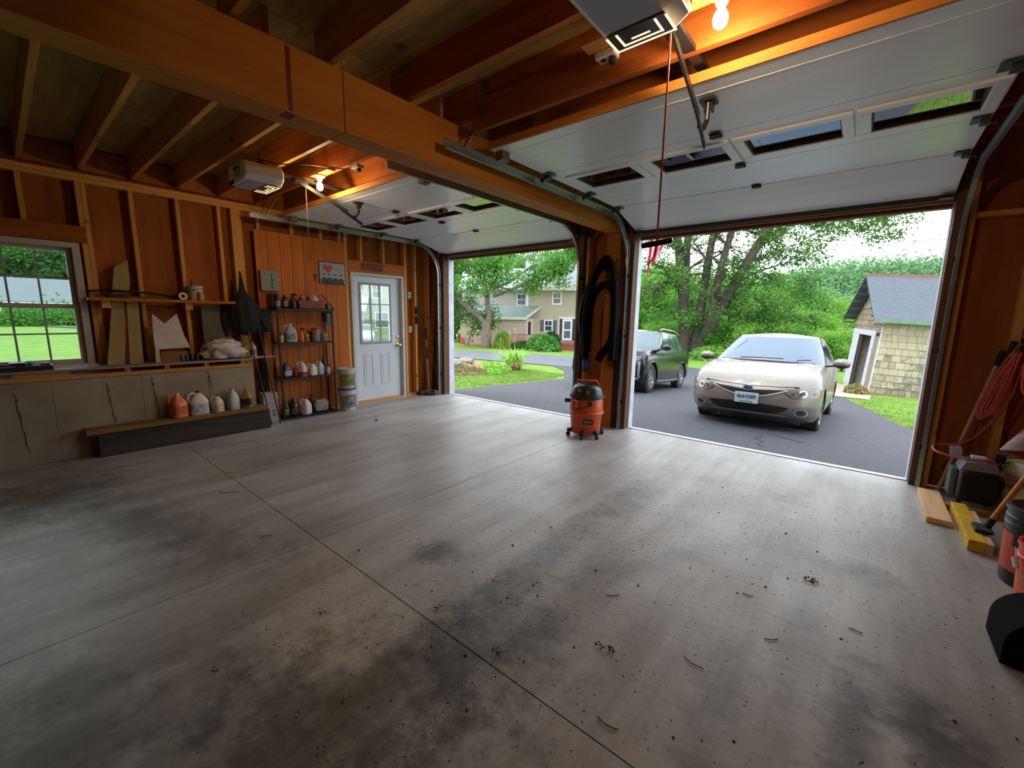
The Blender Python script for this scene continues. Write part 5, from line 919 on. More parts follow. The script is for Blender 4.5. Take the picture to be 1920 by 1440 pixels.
# hedge and outbuilding through the window
for i, (y, mt, c_) in enumerate(((-7.5, LF3, 'yellow-green'), (-4.6, LF3, 'yellow-green'), (-1.8, leafm('leaf_yellow', 'B8B858', '7A9A38', 1.0), 'yellow-flowering'), (1.0, LF5, 'green'), (3.8, LF5, 'green'), (6.4, LF3, 'light green'))):
    p_ = rng.normal(size=(2200, 3))*np.array([.8, 1.0, .62])+np.array([-55+.4*(i % 2), y, .55]); p_[:, 2] = np.abs(p_[:, 2])
    o = spray('hedge_shrub', c_+' shrub, '+['far left', 'second from left', 'third from left', 'fourth from left', 'fifth from left', 'far right'][i]+' in the hedge row beyond the side lawn', 'shrub', p_-np.array([-55, y, 0]), .22, mt, kind=None); o.location = (-55, y, -.06); o['group'] = 'hedge shrubs beyond the side lawn'
t = thing('outbuilding', 'low outbuilding with a pale grey roof beyond the side lawn, seen through the window', 'outbuilding', (-66, 5, -.1))
MB().b2((-70, .4, -.1), (-64, 12, 2.0)).build('wall', M('outbuilding_wall', '5A6458', .8), t); MB().prism([(-63.3, 1.95), (-63.3, 2.1), (-67, 4.5), (-70.7, 2.1), (-70.7, 1.95), (-67, 4.3)], -.1, 12.5, 1).build('roof', M('roof_pale', '626A70', .8, var=.06, scale=1), t); MB().b2((-63.32, -.15, 1.86), (-63.2, 12.5, 2.0)).build('fascia', WHITEP, t)
# ------------------------------------------------------------ neighbour house seen through the white door
def siding(n, c, pitch=.13):
    m = M(n, c, .7, var=.03); N = m.node_tree.nodes; L = m.node_tree.links; p = N['Principled BSDF']
    w = N.new('ShaderNodeTexWave'); w.wave_type = 'BANDS'; w.bands_direction = 'Z'; w.wave_profile = 'SAW'; w.inputs['Scale'].default_value = 1/pitch/6.2832*math.pi*.5*2*.64; t_ = N.new('ShaderNodeTexCoord'); L.new(t_.outputs['Object'], w.inputs[0])
    b = N.new('ShaderNodeBump'); b.inputs['Strength'].default_value = 1; b.inputs['Distance'].default_value = .03; L.new(w.outputs[0], b.inputs['Height']); L.new(b.outputs[0], p.inputs['Normal'])
    r = N.new('ShaderNodeValToRGB'); r.color_ramp.elements[0].position = .0; r.color_ramp.elements[0].color = (.6, .6, .6, 1); r.color_ramp.elements[1].position = .2; r.color_ramp.elements[1].color = (1, 1, 1, 1); mx = N.new('ShaderNodeMixRGB'); mx.blend_type = 'MULTIPLY'; mx.inputs[0].default_value = 1
    src = p.inputs['Base Color'].links[0].from_socket; L.new(w.outputs[0], r.inputs[0]); L.new(src, mx.inputs[1]); L.new(r.outputs[0], mx.inputs[2]); L.new(mx.outputs[0], p.inputs['Base Color']); return m
def win(par, x0, x1, z0, z1, y, fr=.09, mun=True, mat=WHITEP, gm=None):
    f = MB().b2((x0-fr, y-.06, z0-fr), (x0, y+.02, z1+fr)).b2((x1, y-.06, z0-fr), (x1+fr, y+.02, z1+fr)).b2((x0, y-.06, z1), (x1, y+.02, z1+fr)).b2((x0, y-.06, z0-fr), (x1, y+.02, z0)).b2((x0, y-.03, (z0+z1)/2-.03), (x1, y+.0, (z0+z1)/2+.03))
    if mun: f.b2(((x0+x1)/2-.015, y-.025, (z0+z1)/2), ((x0+x1)/2+.015, y, z1))
    w_ = f.build('window_frame', mat, par, world=False); MB().b2((x0, y-.012, z0), (x1, y-.004, z1)).build('pane', gm or M('far_glass', '3A4650', .08, var=.3, scale=2), w_, world=False); return w_
nh = thing('neighbour_house', 'pale grey-sided house seen through the white door glass', 'house', (-36.5, 21.0, -1.0), (0, 0, R_(50)), local=True)
SDN = siding('siding_pale', 'A8AE9C')
MB().b2((-6, 0, 0), (5, 7, 5.6)).build('wall', SDN, nh, world=False); MB().prism([(-.5, 5.5), (-.5, 5.65), (3.5, 8), (7.5, 5.65), (7.5, 5.5), (3.5, 7.8)], -6.3, 5.3, 0).build('roof', M('roof_grey', '8E949A', .85, var=.06, scale=3), nh, world=False)
MB().b2((-6.3, -.55, 5.4), (5.3, -.45, 5.65)).build('eave_trim', WHITEP, nh, world=False)
MB().b2((-6, -2, 0), (1.2, 0, 2.6)).build('porch_wall', SDN, nh, world=False); MB().prism([(-2.4, 2.55), (-2.4, 2.7), (0, 4.1), (0, 3.95)], -6.2, 1.5, 0).build('porch_roof', M('roof_grey', '8E949A', .85), nh, world=False)
for x in (-4.2, -2.0, -.3, 1.8): win(nh, x, x+.75, 3.9, 5.1, 0)
win(nh, 2.0, 3.1, 1.2, 2.5, 0); win(nh, -2.5, -1.4, 1.0, 2.2, -2)
t = thing('satellite_dish', 'round grey satellite dish seen through the top left light of the white door', 'satellite dish', (-13.4, 7.2, 2.6)); MB().lathe([(.001, .0), (.18, .02), (.33, .07), (.34, .07), (.33, .085), (.18, .035), (.001, .015)], (-13.4, 7.2, 2.9), 24, m=Euler((R_(75), 0, R_(60))).to_matrix()).build('dish', M('dish_grey', '9A9C98', .5), t, smooth=True); MB().tube([(-13.45, 7.22, 2.85), (-13.5, 7.3, 1.5), (-13.5, 7.3, g(7.3))], .03, 8).build('mast', DSTEEL, t)
# ------------------------------------------------------------ tan house
hx = thing('tan_house', 'two-storey tan clapboard house with green-grey lean-to roof and dark shutters', 'house', (-23.2, 30.1, -1.55), (0, 0, R_(36.7)), local=True)
SD = siding('siding_tan', 'BEB4A2'); RF = M('roof_slate', '7A8284', .85, scale=6, c2='6A7276'); RG = M('roof_green', '6E807C', .85, scale=6, c2='5E706C'); SHG = M('shutter_green', '34504E', .5)
MB().b2((0, 0, 0), (7.2, 8, 5.35)).build('wall', SD, hx, world=False); MB().b2((-.18, -.05, 2.9), (.02, .1, 5.35)).b2((7.1, -.05, 0), (7.25, .1, 5.35)).build('corner_board', WHITEP, hx, world=False)
MB().prism([(-.5, 5.3), (-.5, 5.48), (4, 8.2), (8.5, 5.48), (8.5, 5.3), (4, 8.0)], -.4, 7.6, 0).build('roof', RF, hx, world=False); MB().b2((-.4, -.56, 5.2), (7.6, -.48, 5.5)).build('eave_fascia', M('cream_trim', 'C8C4B0', .6), hx, world=False)
MB().b2((-6.2, 2.0, 0), (0, 8, 5.3)).build('rear_wing_wall', siding('siding_light', 'C4C0B8'), hx, world=False); MB().prism([(1.6, 5.25), (1.6, 5.42), (5, 7.6), (8.4, 5.42), (8.4, 5.25), (5, 7.4)], -6.5, 0, 0).build('rear_wing_roof', M('roof_blue', '8E9AA0', .85, var=.05), hx, world=False)
MB().b2((-6.0, -.2, 0), (-2.9, 2, 3.0)).build('side_wing_wall', SD, hx, world=False); MB().prism([(-.6, 2.95), (-.6, 3.1), (2, 4.0), (2, 3.85)], -6.3, -2.6, 0).build('side_wing_roof', RG, hx, world=False)
# lean-to with its diagonal doorway wall
k = MB(); pl_ = [(-2.95, -1.3), (-.35, -1.3), (.85, 0), (-2.95, 0)]; k.prism(pl_, 0, 2.75, 2); k.build('lean_to_wall', SD, hx, world=False)
k = MB(); rp = [(-3.2, -1.75, 2.72), (-.15, -1.75, 2.72), (1.15, 0, 3.75), (-3.2, 0, 3.75)]; k.add([*rp, *[(a, b, c+.12) for a, b, c in rp]], [(0, 1, 2, 3), (7, 6, 5, 4), (0, 4, 5, 1), (1, 5, 6, 2), (2, 6, 7, 3), (3, 7, 4, 0)]); k.build('lean_to_roof', RG, hx, world=False)
MB().b2((-3.2, -1.82, 2.66), (-.15, -1.74, 2.86)).bar((-.15, -1.78, 2.76), (1.15, -.03, 3.79), .06, .2).build('lean_to_fascia', M('cream_trim', 'C8C4B0', .6), hx, world=False)
dg = Vector((1.2, 1.3, 0)).normalized(); nn_ = Vector((dg.y, -dg.x, 0)); c0 = Vector((.12, -.78, 0))+nn_*.03
k = MB().bar(c0+dg*-.45+Vector((0, 0, 1.75)), c0+dg*.45+Vector((0, 0, 1.75)), .06, 1.95); dd_ = k.build('side_door', M('door_offwhite', 'C8C0B4', .6), hx, world=False); MB().bar(c0+nn_*.035+dg*-.16+Vector((0, 0, 1.95)), c0+nn_*.035+dg*.16+Vector((0, 0, 1.95)), .01, 1.1).build('door_glass', M('dark_glass', '2E2A28', .1), dd_, world=False)
win(hx, 1.55, 2.12, 1.72, 2.58, 0, .1); MB().b2((1.12, -.07, 1.66), (1.42, -.01, 2.64)).build('shutter', SHG, hx, world=False); MB().b2((2.26, -.07, 1.66), (2.56, -.01, 2.64)).build('shutter', SHG, hx, world=False)
win(hx, 2.22, 2.82, 4.12, 5.0, 0, .13); win(hx, -1.0, -.3, 4.0, 4.9, 2, .1); win(hx, -4.6, -4.0, 1.7, 2.5, -.2, .12); win(hx, -3.2, -3.05, 2.0, 2.6, -.2, .05, False)
e_ = MB().b2((2.72, -.08, .85), (2.80, .0, 2.9)).b2((4.2, -.08, .85), (4.28, .0, 2.9)).b2((2.72, -.08, 2.8), (4.28, .0, 2.92)).build('entry_frame', WHITEP, hx, world=False)
MB().b2((2.80, -.05, .9), (3.05, -.01, 2.8)).build('side_shutter', M('shutter_black', '1A2224', .5), e_, world=False); MB().b2((3.95, -.05, .9), (4.2, -.01, 2.8)).build('side_shutter', M('shutter_black', '1A2224', .5), e_, world=False)
sd_ = MB().b2((3.07, -.10, .9), (3.93, -.04, 2.75)).build('storm_door', WHITEP, hx, world=False); MB().b2((3.22, -.112, 1.1), (3.78, -.10, 1.75)).b2((3.22, -.112, 1.87), (3.78, -.10, 2.58)).build('door_glass', M('storm_glass', '5A6468', .1, var=.3, scale=2), sd_, world=False)
MB().cyl((.4, -.02, 2.15), (.4, -.15, 2.15), .05, 10).build('wall_lamp', DSTEEL, hx, world=False)
DK = M('deck_red', '8A4636', .7, var=.15, scale=8); DKL = M('deck_tan', 'A06A50', .7, var=.15, scale=8)
dk = thing('wooden_deck', 'red-brown wooden deck with railing and steps before the tan house', 'deck', (-23.2, 30.1, -1.55), (0, 0, R_(36.7)), local=True)
MB().b2((-1.5, -2.5, .62), (5.8, -1.4, .72)).b2((-.2, -1.4, .62), (5.8, -.12, .72)).build('deck_floor', DK, dk, world=False)
MB().b2((-1.55, -2.58, 1.42), (2.75, -2.44, 1.48)).b2((4.05, -2.58, 1.42), (5.85, -2.44, 1.48)).build('top_rail', DK, dk, world=False)
MB().b2((-1.5, -2.53, .72), (2.7, -2.49, .80)).b2((4.1, -2.53, .72), (5.8, -2.49, .8)).build('bottom_rail', DK, dk, world=False)
b0 = None
for i in range(52):
    x = -1.42+i*.14
    if 2.7 < x < 4.1: continue
    if b0 is None: b0 = MB().b2((x-.03, -2.55, .15), (x+.03, -2.52, 1.42)).build('baluster', DKL, dk, world=False); x00 = x
    else: c_ = b0.copy(); COL.objects.link(c_); c_.location.x = x-x00
for x in (-1.5, 2.72, 4.08, 5.8): MB().b2((x-.06, -2.6, 0), (x+.06, -2.46, 1.55)).build('post', DK, dk, world=False)
for i in range(4): MB().b2((2.8, -2.6-.3*(i+1), .0+(3-i)*.15), (4.0, -2.6-.3*i, .15+(3-i)*.15)).build('step', DK, dk, world=False)
t = thing('low_deck', 'low red wooden platform beside the forked maple', 'deck', (-23.2, 30.1, -1.55), (0, 0, R_(36.7)), local=True); MB().b2((-6.0, -1.6, .25), (-3.0, -.3, .42)).build('platform', M('deck_bright', 'A84A3C', .7), t, world=False); MB().b2((-6.0, -.4, .42), (-5.7, -.3, 1.0)).build('bench', M('deck_bright', 'A84A3C', .7), t, world=False)
# bushes
def bush(name, label, x, y, rx, rz, n, size, mat, seed, up=0, asp=.5):
    a = rng.normal(size=(n, 3)); a /= np.linalg.norm(a, axis=1)[:, None]; a *= rng.uniform(.55, 1.05, n)[:, None]**.5; a[:, 2] = np.abs(a[:, 2]); p_ = a*np.array([rx, rx, rz])
    o = spray(name, label, 'shrub', p_, size, mat, kind=None, up=up, asp=asp); o.location = (x, y, g(y)); return o
bush('evergreen_shrub', 'large round feathery green shrub before the deck railing', -18.5, 25.9, 1.35, 1.25, 4200, .20, leafm('leaf_shrub', '6CA84A', '2A6424', 1.4), 1)
bush('evergreen_shrub', 'dark rounded shrub between the feathery shrub and the steps', -18.9, 27.6, .8, 1.5, 2600, .16, LF4, 2)
bush('low_shrub', 'low dark shrub at the foot of the deck railing', -20.2, 25.6, 1.1, .65, 1500, .14, LF4, 3)
bush('grass_clump', 'rounded grass clump left of the deck railing', -21.6, 24.9, .75, 1.35, 1600, .3, leafm('leaf_clump', '8AA83C', '4A7A24', 1.5), 4, up=.4, asp=.12)
bush('small_shrub', 'green weedy growth at the base of the many-stemmed tree', -7.6, 29.6, 1.5, 1.0, 2200, .2, LF3, 5)
bush('small_shrub', 'reddish low plant at the corner of the shed', -.02, 17.4, .34, .32, 600, .12, leafm('leaf_reddish', 'A8886A', '6A7A3C', 2), 6)
def blades(name, label, x, y, n, L, r, mat, cat='plant'):
    k = MB(); q = random.Random(int(L*1000)+n)
    for i in range(n):
        a = q.uniform(0, 6.28); l = L*q.uniform(.6, 1.1); w = .018; d = Vector((math.cos(a), math.sin(a), 0)); s_ = Vector((-d.y, d.x, 0))*w; b = d*r*q.random()*.4
        pts = [b+Vector((0, 0, -.02)), b+d*l*.25+Vector((0, 0, l*.6)), b+d*l*.6+Vector((0, 0, l*.75)), b+d*l*.95+Vector((0, 0, l*.5))]
        k.grid([[p-s_*(1-j/3.3), p+s_*(1-j/3.3)] for j, p in enumerate(pts)])
    o = k.build(name, mat, world=False, fixn=False); o.location = (x, y, g(y)); return tag(o, label, cat)
blades('daylily_clump', 'bright arching daylily clump on the lawn between driveway and road', -10.3, 12.5, 210, .98, .5, leafm('leaf_daylily', 'A8D45A', '5C9A34', 3))
blades('daylily_clump', 'smaller grassy tuft with dry stalks beside the daylily clump', -9.75, 12.0, 90, .45, .4, leafm('leaf_dry', '9A9A5A', '7A5A3C', 3))
MB().tube([(-11.2, 13.2, g(13)), (-11.25, 13.2, g(13)+1.3)], .012, 5)
for i, (a, b, h) in enumerate(((-10.9, 12.9, 1.35), (-10.6, 12.9, 1.5), (-10.5, 12.5, 1.25), (-11.1, 12.6, 1.1))):
    tag(MB().tube([(a, b, g(b)), (a+.05, b, g(b)+h)], [.008, .005], 5).lathe([(.001, 0), (.015, .03), (.01, .1), (.001, .13)], (a+.05, b, g(b)+h), 6).build('dry_stalk', M('stalk', 'B8A070', .8)), 'dry pale flower stalk above the daylily clump, '+['second from the left', 'tallest, near its middle', 'rightmost of four', 'leftmost and shortest'][i]+'', 'stalk', 'dry stalks by the daylily')
# mulch bed
rows = []; cb_ = Vector(loc_(-3.6, 14.3))
for i in range(11):
    r_ = i/10; row = []
    for j in range(36): a = 2*math.pi*j/36; v = cb_+rh*3.3*r_*math.cos(a)*(1+.05*math.sin(5*a))+fh*3.4*r_*math.sin(a)*(1+.05*math.cos(4*a)); row.append((v.x, v.y, g(v.y)+.02+.40*(1-r_**2)))
    rows.append(row)
tag(MB().grid(rows, True).build('mulch_bed', M('mulch', 'B8705A', .95, scale=9, c2='7E5040', detail=10, bump=1), smooth='all'), 'raised oval bed of pinkish-red mulch on the lawn', 'flower bed', kind='stuff')
def onbed(u, v): p = cb_+rh*u+fh*v; r_ = math.hypot(u/3.3, v/3.4); return (p.x, p.y, g(p.y)+.02+.40*max(0, 1-r_**2))
p_ = [onbed(*(lambda a, r: (3.3*r*math.cos(a), 3.4*r*math.sin(a)))(rng.uniform(-2.4, -.55), rng.uniform(.72, .99))) for _ in range(5200)]; p_ = np.array(p_)+np.abs(rng.normal(size=(5200, 3)))*np.array([0, 0, .07])
o = spray('ground_cover', 'grey-green creeping plants along the near edge of the mulch bed', 'ground cover', p_, .06, leafm('leaf_cover', '8A9A6A', '6A6A48', 2)); 
p_ = [onbed(*(lambda a, r: (3.3*r*math.cos(a), 3.4*r*math.sin(a)))(rng.uniform(-.55, .5), rng.uniform(.86, 1.08))) for _ in range(700)]; p_ = np.array(p_)+np.abs(rng.normal(size=(700, 3)))*np.array([0, 0, .08])
spray('weeds', 'leafy green weeds at the right tip of the mulch bed', 'weeds', p_, .12, leafm('leaf_weed', '8CC04A', '5A8A34', 2))
for i, (u, v, s_, l_) in enumerate(((2.05, -.3, .26, 'right of two pale stones in the mulch bed'), (1.75, -1.6, .30, 'left of two pale stones in the mulch bed'))):
    c_ = onbed(u, v); lump('garden_stone', l_, 'stone', (c_[0], c_[1], c_[2]+.03), (s_*1.1, s_, s_*.45), M('stone', '7E776E', .85, var=.2, scale=8, bump=.5), 20+i, .15)
# lawn blades on the nearest strips
pts = []
while len(pts) < 26000:
    y = rng.uniform(5.6, 13); x = rng.uniform(-11.5, -6.4)
    lim = np.interp(y, [5.3, 7.7, 10, 12.4, 14.4], [-6.36, -6.54, -6.85, -7.9, -9.2])
    if x < lim-.02*rng.random(): pts.append((x, y, g(y)+.015))
for _ in range(7000):
    y = rng.uniform(7.7, 17); lim = np.interp(y, [7.7, 9.98, 12.4, 14.4, 16.1], [1.25, .67, .36, -.04, -.38]); x = lim+.02+abs(rng.normal())*1.0; pts.append((x, y, g(y)+.015))
spray('grass_blades', 'short grass blades on the lawn edges along the driveway', 'grass', pts, .05, leafm('blade', '8CA850', '5E7E38', 1.5), up=1, asp=.25)
# ------------------------------------------------------------ shingled shed
sh = thing('shingle_shed', 'old leaning shed with weathered yellow shingles, grey roof and dark doorway', 'shed', (.29, 18.04, -1.05), local=True)
ux = Vector((.9744, .225, 0)); uy = Vector((-.225, .9744, 0)); Mx = Matrix((ux, uy, (0, 0, 1))).transposed().to_4x4(); vd = Vector((.05, .998, 0)).normalized()
sh.matrix_world = Matrix.Translation((.29, 18.04, -1.03)) @ Matrix.Rotation(R_(3.4), 4, vd) @ Mx
LX, LYs, HW_, HR = 4.6, 3.5, 2.62, 3.95
SHY = M('shingle_yellow', 'A09882', .85, scale=5, c2='8E8670', objvar=.1, bump=.3); SHW = M('shingle_weathered', '9A9680', .9, scale=9, c2='5A584C', objvar=.25, bump=.6, detail=8); SHG2 = M('shingle_grey', '8A7E6C', .9, scale=6, c2='6A604E', objvar=.2, bump=.4)
MB().b2((0.02, .02, 0), (LX, .06, HW_)).b2((LX-.04, .06, 0), (LX, LYs-.02, HW_)).b2((.02, LYs-.06, 0), (LX, LYs-.02, HW_)).b2((.02, .06, 0), (.06, .95, HW_)).b2((.02, 2.25, 0), (.06, LYs-.06, HW_)).b2((.02, .95, 1.98), (.06, 2.5, HW_)).build('wall', M('shed_board', '2A2620', .9), sh, world=False)
MB().prism([(.0, HW_), (LYs, HW_), (LYs/2, HR)], .02, .06, 0).prism([(.0, HW_), (LYs, HW_), (LYs/2, HR)], LX-.06, LX-.02, 0).build('gable', M('shed_board', '2A2620', .9), sh, world=False)
MB().b2((.06, .06, 0), (LX-.06, LYs-.06, .02)).build('shed_floor', MATTEB, sh, world=False)
q = random.Random(4); base = {}
def shingle(par, x0, x1, z, face, mat, ex):
    w = x1-x0; h = ex+.02; k = MB()
    if face == 'side': k.add([(x0, -.004, z), (x1, -.004, z), (x1, .018, z+h), (x0, .018, z+h), (x0, .02, z), (x1, .02, z)], [(0, 1, 2, 3), (4, 0, 3), (1, 5, 2), (5, 4, 3, 2), (0, 4, 5, 1)])
    else: k.add([(-.004, x0, z), (-.004, x1, z), (.018, x1, z+h), (.018, x0, z+h), (.02, x0, z), (.02, x1, z)], [(0, 1, 2, 3), (4, 0, 3), (1, 5, 2), (5, 4, 3, 2), (0, 4, 5, 1)])
    return k.build('shingle', mat, par, world=False)
ex = .215
for r_ in range(12):
    z = -.05+r_*ex; x = 0 if r_ % 2 else -.0
    x = -.02
    while x < 3.2:
        w = q.uniform(.13, .24); x1 = min(x+w, 3.25)
        f = 1-max(0, min(1, (z-.3)/1.5)); m = SHW if q.random() < (f*1.1 if z < 1.5 else .05) else SHY
        if z < .35: m = SHG2 if q.random() < .6 else SHW
        shingle(sh, x+.004, x1-.004, z, 'side', m, ex); x = x1
for r_ in range(8):
    z = 1.98+.12+r_*.2
    if z > HR-.3: break
    zz_ = z+.22; hw = LYs/2-.01 if zz_ < HW_ else (HR-zz_)/(HR-HW_)*LYs/2; y = LYs/2-hw
    while y < LYs/2+hw-.05:
        w = q.uniform(.18, .32); y1 = min(y+w, LYs/2+hw); shingle(sh, y+.004, y1-.004, z, 'end', SHG2, .2); y = y1
def roofslab(s_):
    y0, y1 = (-.28, LYs/2) if s_ else (LYs+.28, LYs/2); z0 = HW_-.13; z1 = HR+.03
    v = [(-.36, y0, z0), (LX+.4, y0, z0), (LX+.4, y1, z1), (-.36, y1, z1)]; v += [(a, b, c+.06) for a, b, c in v]
    return MB().add(v, [(0, 1, 2, 3), (7, 6, 5, 4), (0, 4, 5, 1), (1, 5, 6, 2), (2, 6, 7, 3), (3, 7, 4, 0)]).build('roof_slope', M('shed_roof', '566068', .9, scale=7, c2='485058', spec=.2, stretch=(1, 4, 4)), sh, world=False)
roofslab(1); roofslab(0); MB().b2((-.38, LYs/2-.05, HR+.06), (LX+.4, LYs/2+.05, HR+.12)).build('ridge_cap', M('ridge_red', '8A4A44', .7), sh, world=False)
MB().b2((-.36, -.32, HW_-.17), (LX+.4, -.27, HW_-.05)).build('eave_board', M('eave_green', '5A7464', .7), sh, world=False)
for s_ in (0, 1):
    for i in range(6):
        f = i/5.5; y = -.25+(LYs/2+.2)*f; y = y if not s_ else LYs-y; MB().b2((-.35, y-.02, HW_-.27+(HR-HW_+.1)*f), (.0, y+.02, HW_-.22+(HR-HW_+.1)*f)).build('lookout', M('lookout', '4A4438', .8), sh, world=False)
PT = M('shed_trim', 'A8ACB4', .8, var=.2, scale=9)
MB().b2((-.03, .62, 0), (-.005, .95, 2.05)).b2((-.03, 2.5, 0), (-.005, 3.3, 2.05)).b2((-.035, .55, 1.98), (-.005, 3.35, 2.16)).b2((-.03, .0, -.02), (-.0, .10, 2.3)).build('door_casing', PT, sh, world=False)
MB().box((.30, 2.48, 1.0), (.55, .04, 1.95), (0, 0, .15)).build('door_leaf', M('shed_door', '9A948C', .85, var=.2), sh, world=False)
MB().b2((-.012, .02, 0), (-.001, .62, 2.0)).build('end_board', SHG2, sh, world=False)
for a, b in (((.5, 1.2, .0), (.3, 1.6, 1.1)), ((.6, 1.5, 0), (.4, 1.2, .8))): tag_ = MB().tube([a, b], .02, 6).build('stored_stick', M('stick_pale2', 'A89070', .8), sh, world=False)
# power lines
for i, (a, b, l_) in enumerate((((-7.5, 30, 7.0), (14, 26, 7.2), 'thin dark power line crossing the sky of the right bay'), ((-6, 33, .3), (6, 30, .3), 'low thin wire left of the shed'))):
    tag(MB().tube([tuple(Vector(a).lerp(Vector(b), j/8)-Vector((0, 0, .25*math.sin(math.pi*j/8)))) for j in range(9)], .018, 5).build('power_line', M('wire_dark', '3A3E40', .6)), l_, 'wire')
# flag
fg = thing('striped_flag', 'hanging red and white striped flag at the upper left of the right bay', 'flag', (-2.35, 6.2, 2.2))
def fp(u, v):  # u across 0..1, v down 0..1
    x = -2.53+.50*u*(1-.6*v)+.02*math.sin(7*u+3*v)+.0*v; y = 6.05+.05*math.sin(11*u)*(.4+.6*v); z = 2.95-(.92-.38*u)*v; return (x, y, z)
for s_ in range(9): MB().grid([[fp((s_+i/3)/9*.999, v) for i in range(4)] for v in np.linspace(0, 1, 12)]).build('stripe', M('flag_red' if s_ % 2 == 0 else 'flag_white', 'C02A3C' if s_ % 2 == 0 else 'D8CCD4', .7, trans=.3), fg, smooth='all', fixn=False)
MB().tube([(-2.6, 5.28, 2.9), (-1.8, 6.9, 3.05)], .012, 8).build('pole', WHITEP, fg)
